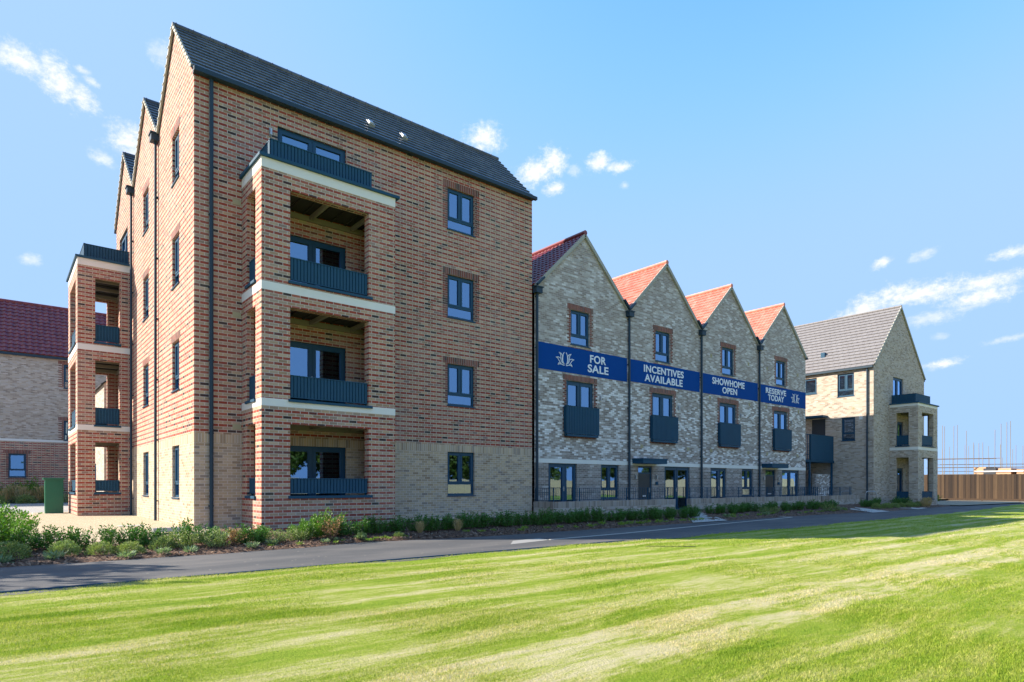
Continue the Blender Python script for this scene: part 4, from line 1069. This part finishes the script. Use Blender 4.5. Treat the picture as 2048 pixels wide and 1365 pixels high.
def shell(label, x, y, w, dpt, h, roofc, gable=False):
    T = thing('house_shell', label, 'unfinished house', (x, y, 0), 'unfinished houses beyond the fence')
    mb = MB(); xs_ = np.linspace(y, y - dpt, 5)
    for k in range(4):
        hh = h * [1, .86, .95, .9][k]; mb.box(x, x + w, xs_[k + 1], xs_[k] - (.5 if k % 2 else 0), -.3, hh)
    mb.build('wall', M['obrick'], T)
    mb = MB(); mb.box(x - .1, x + w, y - dpt, y, h - .55, h - .42); mb.build('band', M['whitep'], T)
    mb = MB(); mb.box(x - .04, x + w, y - dpt * .45, y - dpt * .2, h * .72, h * .95); mb.build('opening', M['dkwin'], T)


M['obrick'] = plain('orange_brickwork', (.50, .30, .18), .9, var=.25, scale=2)
for i, (x, y, w, dp, h) in enumerate([(82, 4.5, 6, 4.5, 3.1), (84, -1.5, 6, 4, 3.0), (87, -6.3, 6, 3, 3.2), (90, -10.5, 6, 5, 3.1)]):
    shell(['orange brick house shell beside the corner block', 'orange brick house shell in the middle of the site', 'orange brick house shell right of the middle', 'orange brick house shell at the right edge'][i], x, y, w, dp, h, None)

# =================================================================== STREET OBJECTS
G = thing('utility_cabinet', 'green metal utility cabinet standing on the gravel', 'utility cabinet', (-2.15, 13.1, 0))
mb = MB(); mb.box(-2.45, -1.87, 12.8, 13.3, 0, 1.32); mb.build('body', M['green'], G)
mb = MB(); mb.box(-2.51, -1.83, 12.74, 13.35, 1.32, 1.39); mb.build('lid', M['green'], G)
mb = MB(); mb.box(-2.455, -2.445, 12.85, 13.25, .1, 1.25); mb.build('door', M['green'], G)


def hoop(x, y, z, yaw, label, grp, w=.7, h=.85):
    pts = []; c, s = math.cos(yaw), math.sin(yaw)
    prof = [(-w / 2, 0), (-w / 2, h - .15)] + [(-w / 2 + .15 - .15 * math.cos(a), h - .15 + .15 * math.sin(a)) for a in np.linspace(.2, 1.57, 5)] + [(w / 2 - .15 + .15 * math.sin(a), h - .15 + .15 * math.cos(a)) for a in np.linspace(0, 1.4, 5)] + [(w / 2, h - .15), (w / 2, 0)]
    mb = MB(); mb.tube([(x + p[0] * c, y + p[0] * s, z + p[1]) for p in prof], .025, 8); tag(mb.build('cycle_stand', M['steel'], smooth=True), label, 'cycle stand', grp)


hoop(-2.15, 15.6, 0, 1.57, 'steel cycle hoop just right of the green cabinet', 'cycle stands')
hoop(-1.75, 15.6, 0, 1.57, 'steel cycle hoop against the left balcony tower', 'cycle stands')
hoop(35.9, -2.4, -.12, -.55, 'steel cycle hoop standing free on the slab before the far block', 'cycle stands')
hoop(36.1, -.9, -.12, -.55, 'steel cycle hoop half hidden at the end of the short wall', 'cycle stands')
mb = MB(); mb.box(-1.1, -.35, -1.05, -.8, .0, .10); tag(mb.build('inspection_box', M['steel']), 'low grey inspection frame on the gravel near the corner', 'inspection cover')
mb = MB(); mb.box(-1.4, -.8, 1.9, 2.3, .004, .012); tag(mb.build('drain_cover', M['concrete']), 'flat drain cover set in the gravel', 'drain cover')
mb = MB()
for i in range(40):
    t = i / 39; p = Vector((7.18, -8.84, -.25)).lerp(Vector((7.9, -9.55, -.25)), t)
    mb.box(p.x, p.x + .025, p.y - .045, p.y + .03, -.3, -.232)
tag(mb.build('turf_seam', plain('shaded_soil', (.05, .07, .02), .9)), 'narrow dark open seam in the turf', 'turf seam')

# =================================================================== PLANTS
def leaves(n, pts, nrm, l, w, jitter=.6):
    """n leaf quads (diamond shaped) at pts oriented about nrm"""
    a = nrm + rng.normal(0, jitter, (n, 3)); a /= np.linalg.norm(a, axis=1)[:, None]
    r = rng.normal(0, 1, (n, 3)); b = np.cross(a, r); b /= np.linalg.norm(b, axis=1)[:, None]
    l = l * rng.uniform(.6, 1.3, n)[:, None]; w = w * rng.uniform(.7, 1.2, n)[:, None]
    V = np.stack([pts, pts + a * l * .5 + b * w * .5, pts + a * l, pts + a * l * .5 - b * w * .5], 1)
    return V


def leafmesh(name, V, mat, stems=None):
    n = len(V); vs = V.reshape(-1, 3).tolist(); fs = np.arange(n * 4).reshape(-1, 4).tolist(); mi = [0] * n
    if stems:
        off = len(vs); vs += stems.v; fs += [tuple(off + k for k in f) for f in stems.f]; mi += [1] * len(stems.f)
    me = bpy.data.meshes.new(name); me.from_pydata(vs, [], fs); me.materials.append(mat); me.materials.append(M['stem']); me.polygons.foreach_set('material_index', mi); me.update(); return me


def upright(h=.6, r=.26, nst=19, mat='leaf_dark', ll=.07, dens=46):
    P, N = [], []; st = MB()
    for i in range(nst):
        an = random.uniform(0, 6.28); rr = r * math.sqrt(random.random()); x, y = rr * math.cos(an), rr * math.sin(an); hh = h * random.uniform(.72, 1.12) * (1 - .25 * rr / r)
        lx, ly = x * .45 + random.uniform(-.03, .03), y * .45 + random.uniform(-.03, .03); st.tube([(x * .55, y * .55, -.03), (x + lx, y + ly, hh)], .006, 3, taper=.002)
        for k in range(dens):
            t = random.uniform(.08, 1); f = .55 + .45 * t; a2 = random.uniform(0, 6.28); P.append((x * f + lx * t + .02 * math.cos(a2), y * f + ly * t + .02 * math.sin(a2), hh * t)); N.append((math.cos(a2), math.sin(a2), 1.0))
    P, N = np.array(P), np.array(N); return leafmesh('shrub', leaves(len(P), P, N, ll, ll * .42, .35), M[mat], st)


def dome(h=.34, r=.3, n=1800, mat='leaf_dome', ll=.045):
    d_ = rng.normal(0, 1, (n, 3)); d_[:, 2] = np.abs(d_[:, 2]); d_ /= np.linalg.norm(d_, axis=1)[:, None]; rad = rng.uniform(.72, 1.02, n)[:, None] * (1 + .12 * np.sin(d_[:, :1] * 9 + d_[:, 1:2] * 7)); P = d_ * rad * np.array([r, r, h]); P[:, 2] += .0
    return leafmesh('shrub', leaves(n, P, d_ + [0, 0, .4], ll, ll * .5, .5), M[mat])


def rosette(h=.2, r=.2, n=90, mat='leaf_silver', ll=.15):
    an = rng.uniform(0, 6.28, n); rr = r * rng.uniform(0, .6, n); P = np.stack([rr * np.cos(an), rr * np.sin(an), rng.uniform(0, h * .5, n)], 1); N = np.stack([np.cos(an), np.sin(an), rng.uniform(.3, 1.6, n)], 1)
    return leafmesh('plant', leaves(n, P, N, ll, ll * .24, .25), M[mat])


def tuft(h=.6, r=.1, n=160, mat='leaf_straw'):
    an = rng.uniform(0, 6.28, n); rr = r * rng.uniform(0, 1, n); P = np.stack([rr * np.cos(an), rr * np.sin(an), np.zeros(n)], 1); N = np.stack([np.cos(an) * .3, np.sin(an) * .3, np.ones(n)], 1)
    V1 = leaves(n, P, N, h, .012, .12); m2 = n; P2 = P[rng.integers(0, n, m2)] + np.stack([rng.normal(0, .07, m2), rng.normal(0, .07, m2), rng.uniform(.6, 1.05, m2) * h], 1)
    return leafmesh('plant', np.concatenate([V1, leaves(m2, P2, np.tile([0, 0, 1.], (m2, 1)), .12, .025, .3)]), M[mat])


def sparse(h=.5, mat='leaf_brown'):
    P, N = [], []; st = MB()
    for i in range(12):
        an = random.uniform(0, 6.28); x, y, hh = .24 * math.cos(an) * random.random(), .24 * math.sin(an) * random.random(), h * random.uniform(.6, 1.1); st.tube([(0, 0, 0), (x, y, hh * .5), (x * 1.5, y * 1.5, hh)], .006, 3, taper=.002)
        for k in range(26): t = random.uniform(.3, 1); P.append((x * t * 1.5 + random.uniform(-.04, .04), y * t * 1.5 + random.uniform(-.04, .04), hh * t)); N.append((random.uniform(-1, 1), random.uniform(-1, 1), .6))
    P, N = np.array(P), np.array(N); return leafmesh('shrub', leaves(len(P), P, N, .045, .028, .5), M[mat], st)


PM = {'up': [upright(), upright(.66, .24, 18), upright(.55, .28, 21)], 'lime': [upright(.62, .28, 22, 'leaf_lime', .07), upright(.9, .42, 44, 'leaf_lime', .075, 60)],
      'loose': [upright(.5, .34, 26, 'leaf_dome', .055, 44), upright(.44, .3, 22, 'leaf_dome', .05, 40)], 'dome': [dome(), dome(.3, .33, 1800)], 'silver': [rosette(.2, .2, 120, ll=.11), rosette(.16, .24, 110, ll=.1)],
      'dead': [sparse(), sparse(.4)], 'straw': [tuft(), tuft(.45, .09, 120)], 'yel': [rosette(.14, .16, 60, 'leaf_yellow', .09), rosette(.1, .22, 60, 'leaf_yellow', .08)]}
COUNT = {}
KL = {'up': ('upright_shrub', 'shrub', 'upright dark green shrub'), 'lime': ('leafy_shrub', 'shrub', 'bright green leafy shrub'), 'loose': ('loose_shrub', 'shrub', 'loose grey green shrub'), 'dome': ('domed_shrub', 'shrub', 'low rounded grey green shrub'),
      'silver': ('silver_plant', 'plant', 'spreading silvery leaved plant'), 'dead': ('dead_shrub', 'shrub', 'withered brown shrub'), 'straw': ('straw_grass_tuft', 'plant', 'straw coloured grass tuft'), 'yel': ('seedling_plant', 'plant', 'small yellow green plant')}


def plant(kind, x, y, where, s=1., z=None, grp=None):
    me = PM[kind][random.randrange(len(PM[kind]))]; nm, cat, lb = KL[kind]
    o = bpy.data.objects.new(nm, me); sc.collection.objects.link(o); o.location = (x, y, (bed_z(x, y) if z is None else z) - .01); o.rotation_euler = (0, 0, random.uniform(0, 6.28)); k = s * random.uniform(.88, 1.12); o.scale = (k, k, k * random.uniform(.9, 1.12))
    o['label'] = lb + ' ' + where; o['category'] = cat; o['group'] = grp or (lb + 's ' + where); return o


# left bed by the gravel
for i in range(13): plant('up', -3.6 + i * .34 + random.uniform(-.06, .06), -2.75 - i * .05 + random.uniform(-.12, .12), 'in the row before the gravel', .78)
for x, y, s in ((-3.95, -3.0, .95), (-3.6, -2.5, .85), (-3.95, -2.2, 1.0), (-3.7, -1.6, .9), (-4.1, -1.2, 1.05), (-3.8, -.6, .95), (-4.1, 0.2, 1.05), (-3.95, 1.3, 1), (-4.1, 2.4, 1.05), (-4.05, 3.6, 1.1), (-4.2, 5, 1.15)): plant('lime', x - .2, y, 'in the hedge at the left edge', s * .93, z=-.05)
for x, y in ((-3.75, -3.55), (-2.97, -3.45), (-2.42, -3.62), (-1.95, -3.75), (-1.35, -3.45)): plant('dome', x, y, 'in the bed before the gravel', .8)
for x, y in ((-3.85, -3.95), (-3.15, -3.9), (-2.05, -4.12), (-1.45, -4.08), (-.95, -4.0), (.25, -3.95), (.75, -3.7)): plant('silver', x, y, 'along the path edge', .85)
plant('loose', -.95, -3.5, 'near the block corner', .8); plant('loose', -.35, -3.6, 'near the block corner', .8); plant('dead', -.02, -3.55, 'beside the block corner', 1.1)
# in front of the tall block
for x in (.25, .62, 1.0, 1.35): plant('loose', x, -3.35 + random.uniform(-.1, .1), 'before the striped corner', .62)
for x in (.8, 1.6, 1.9, 2.25): plant('lime', x, -3.1 + random.uniform(-.1, .1), 'before the balcony tower', .6)
plant('loose', 1.55, -3.35, 'before the balcony tower', .75); plant('dead', 2.15, -3.6, 'before the balcony tower', 1.15)
for i in range(30): plant('up', 2.4 + i * .32 + random.uniform(-.06, .06), -3.0 + random.uniform(-.12, .12), 'in the shaded row before the tall block', .76)
for x, y in ((2.9, -3.6), (3.9, -3.65)): plant('dome', x, y, 'on the mulch before the tall block', .5)
for x in (4.7, 5.9): plant('straw', x, -3.35, 'in front of the shaded shrub row', .55)
for i in range(18):
    x = random.uniform(.6, 4.2); plant('yel' if random.random() < .6 else 'silver', x, random.uniform(-3.95, -3.6), 'on the sunlit mulch', random.uniform(.45, .7))
for i in range(14):
    x = 6.0 + i * .55 + random.uniform(-.2, .2); plant('yel', x, random.uniform(-3.95, -3.5), 'on the shaded mulch', random.uniform(.6, 1.))
# terrace front
for i in range(20): plant('up', 11.9 + i * .30 + random.uniform(-.1, .1), -3.1 + random.uniform(-.2, .2), 'in the row before the low wall', .74)
for i in range(10): x = 12.0 + i * .5; plant('yel', x, random.uniform(-3.95, -3.7), 'in front of the first low wall', random.uniform(.8, 1.2))
for i in range(36): plant('up', 19.3 + i * .32 + random.uniform(-.1, .1), -2.6 + random.uniform(-.25, .25), 'in the row before the longer low wall', .68)
for i in range(24): plant(random.choice(['yel', 'silver', 'loose', 'yel']), 18.6 + i * .5, -3.5 + random.uniform(-.25, .2), 'in the strip along the path by the terrace', random.uniform(.6, .95))
for i in range(9): plant('up', 33.6 + i * .32, -2.8 + random.uniform(-.2, .2), 'before the short low wall', .75)
for i in range(7): plant('dome', 33.4 + i * .6, -3.6 + random.uniform(-.2, .2), 'before the short low wall', .75)
for i in range(5): plant('up', 37.9 + i * .4, -3.0 + random.uniform(-.2, .2), 'at the foot of the far block', .8)
for i in range(6): plant('dome', 38.0 + i * .42, -3.6, 'at the foot of the far block', .75)
for x in (39.5, 40.2): plant('straw', x, -4.0, 'beside the far balcony tower', .9, z=-.22)
for i in range(4): plant('lime', 50.5 + i * .9, 1.0 - i * .5, 'before the timber fence', 1.0, z=-.2)
# planting at the foot of the rear building
for i in range(26):
    x = -9 + i * .34; plant(random.choice(['dome', 'silver', 'loose']), x, 30.0 + random.uniform(-.7, .5), 'in the bed below the rear building', 1.5, z=.0)
for i in range(10): plant('lime', -8.5 + i * .8, 31.2 + random.uniform(-.4, .4), 'below the rear building', 1.4, z=0)
for i in range(6): plant('straw', -3.6 + i * .45, 30.3 + random.uniform(-.3, .3), 'below the rear building', 1.5, z=0)


# ---------------- trees across the green (seen in the window reflections)
def crown(n, R, H, zc):
    pts = []
    cl = [(rng.normal(0, R * .45), rng.normal(0, R * .45), zc + rng.uniform(-.4, .5) * H, rng.uniform(.35, .6) * R) for _ in range(26)]
    for k in range(n):
        c = cl[int(rng.integers(0, len(cl)))]; d_ = rng.normal(0, 1, 3); d_ /= np.linalg.norm(d_); pts.append((c[0] + d_[0] * c[3], c[1] + d_[1] * c[3], c[2] + d_[2] * c[3] * .8))
    P = np.array(pts); return leaves(n, P, rng.normal(0, 1, (n, 3)), .5, .3, .3)


TM = []
for k in range(2):
    me = bpy.data.meshes.new('crown'); V = crown(5200, 2.9, 4.6, 4.6); me.from_pydata(V.reshape(-1, 3).tolist(), [], np.arange(len(V) * 4).reshape(-1, 4).tolist()); me.materials.append(M['leaf_tree'])
    t = MB(); t.tube([(0, 0, -.3), (.1, 0, 1.5), (0, .1, 4.2)], .2, 8, taper=.08)
    for q in range(5): a = q * 1.25; t.tube([(0, 0, 1.8 + q * .3), (1.3 * math.cos(a), 1.3 * math.sin(a), 3.6 + q * .3)], .07, 6, taper=.03)
    tm = bpy.data.meshes.new('trunk'); tm.from_pydata(t.v, [], t.f); tm.materials.append(M['stem']); TM.append((me, tm))
for i in range(19):
    x = 2 + i * 5.6 + random.uniform(-1.2, 1.2); y = -47 + random.uniform(-3, 3); s = random.uniform(.8, 1.15)
    if i > 12: x = 72 + random.uniform(-2, 3); y = -46 + (i - 12) * 5.5
    r_ = thing('tree', 'broadleaf tree in the row across the green', 'tree', (x, y, 0), 'trees across the green'); r_.rotation_euler = (0, 0, random.uniform(0, 6)); r_.scale = (s, s, s)
    for nm, me in zip(('crown', 'trunk'), TM[i % 2]):
        o = bpy.data.objects.new(nm, me); sc.collection.objects.link(o); o.parent = r_
r_ = thing('tree', 'young tree standing left of the picture beside the hedge', 'tree', (-10.0, -.1, 0)); r_.scale = (.4, .4, .80)
for nm, me in zip(('crown', 'trunk'), TM[0]):
    o = bpy.data.objects.new(nm, me); sc.collection.objects.link(o); o.parent = r_
fence('pale timber fence across the green behind the viewer', (10, -39), (64, -40), -.2, 1.75, wm='palewood')
fence('pale timber fence along the right side of the green', (64, -40), (60.3, -14.2), -.2, 1.75, wm='palewood')


# =================================================================== GRASS BLADES
def blades():
    cx, cy = CAM[0], CAM[1]; out = []
    specs = [(260000, 3.9, 7.0, .024, .0026), (200000, 6.0, 11.0, .024, .0038), (110000, 9.0, 16.0, .026, .006), (110000, 14.0, 30.0, .03, .011)]
    fx, fy = math.cos(HEAD), math.sin(HEAD)
    for (n, d0, d1, h, w) in specs:
        D = np.sqrt(rng.uniform(d0 ** 2, d1 ** 2, n)); Lt = rng.uniform(-.92, .92, n) * D
        x = cx + D * fx + Lt * fy; y = cy + D * fy - Lt * fx
        lim = np.array([path_lo(q) for q in x]); k = y < lim - .01; x, y = x[k], y[k]; n = len(x)
        z = -.25 + .016 * np.sin(x * .9 + y * .5) * np.sin(y * 1.3) + .008 * np.sin(x * 2.3 - y * 1.7) - .004
        pale = (y > -14.6); hh = h * rng.uniform(.5, 1.25, n) * np.where(pale, .8, 1.05); an = rng.uniform(0, 6.28, n); lean = rng.normal(0, .45, (n, 2)); ww = w * rng.uniform(.7, 1.3, n)
        V = np.zeros((n, 3, 3)); V[:, 0] = np.stack([x - np.cos(an) * ww, y - np.sin(an) * ww, z], 1); V[:, 1] = np.stack([x + np.cos(an) * ww, y + np.sin(an) * ww, z], 1)
        V[:, 2] = np.stack([x + lean[:, 0] * hh, y + lean[:, 1] * hh, z + hh], 1); out.append(V)
    V = np.concatenate(out); n = len(V); me = bpy.data.meshes.new('grass'); me.vertices.add(n * 3); me.loops.add(n * 3); me.polygons.add(n)
    me.vertices.foreach_set('co', V.ravel()); me.loops.foreach_set('vertex_index', np.arange(n * 3, dtype=np.int32)); me.polygons.foreach_set('loop_start', np.arange(0, n * 3, 3, dtype=np.int32)); me.polygons.foreach_set('loop_total', np.full(n, 3, dtype=np.int32))
    me.update(calc_edges=True); me.materials.append(M['blade']); o = bpy.data.objects.new('grass', me); sc.collection.objects.link(o); tag(o, 'short mown grass blades on the lawn', 'grass', kind='stuff')


blades()
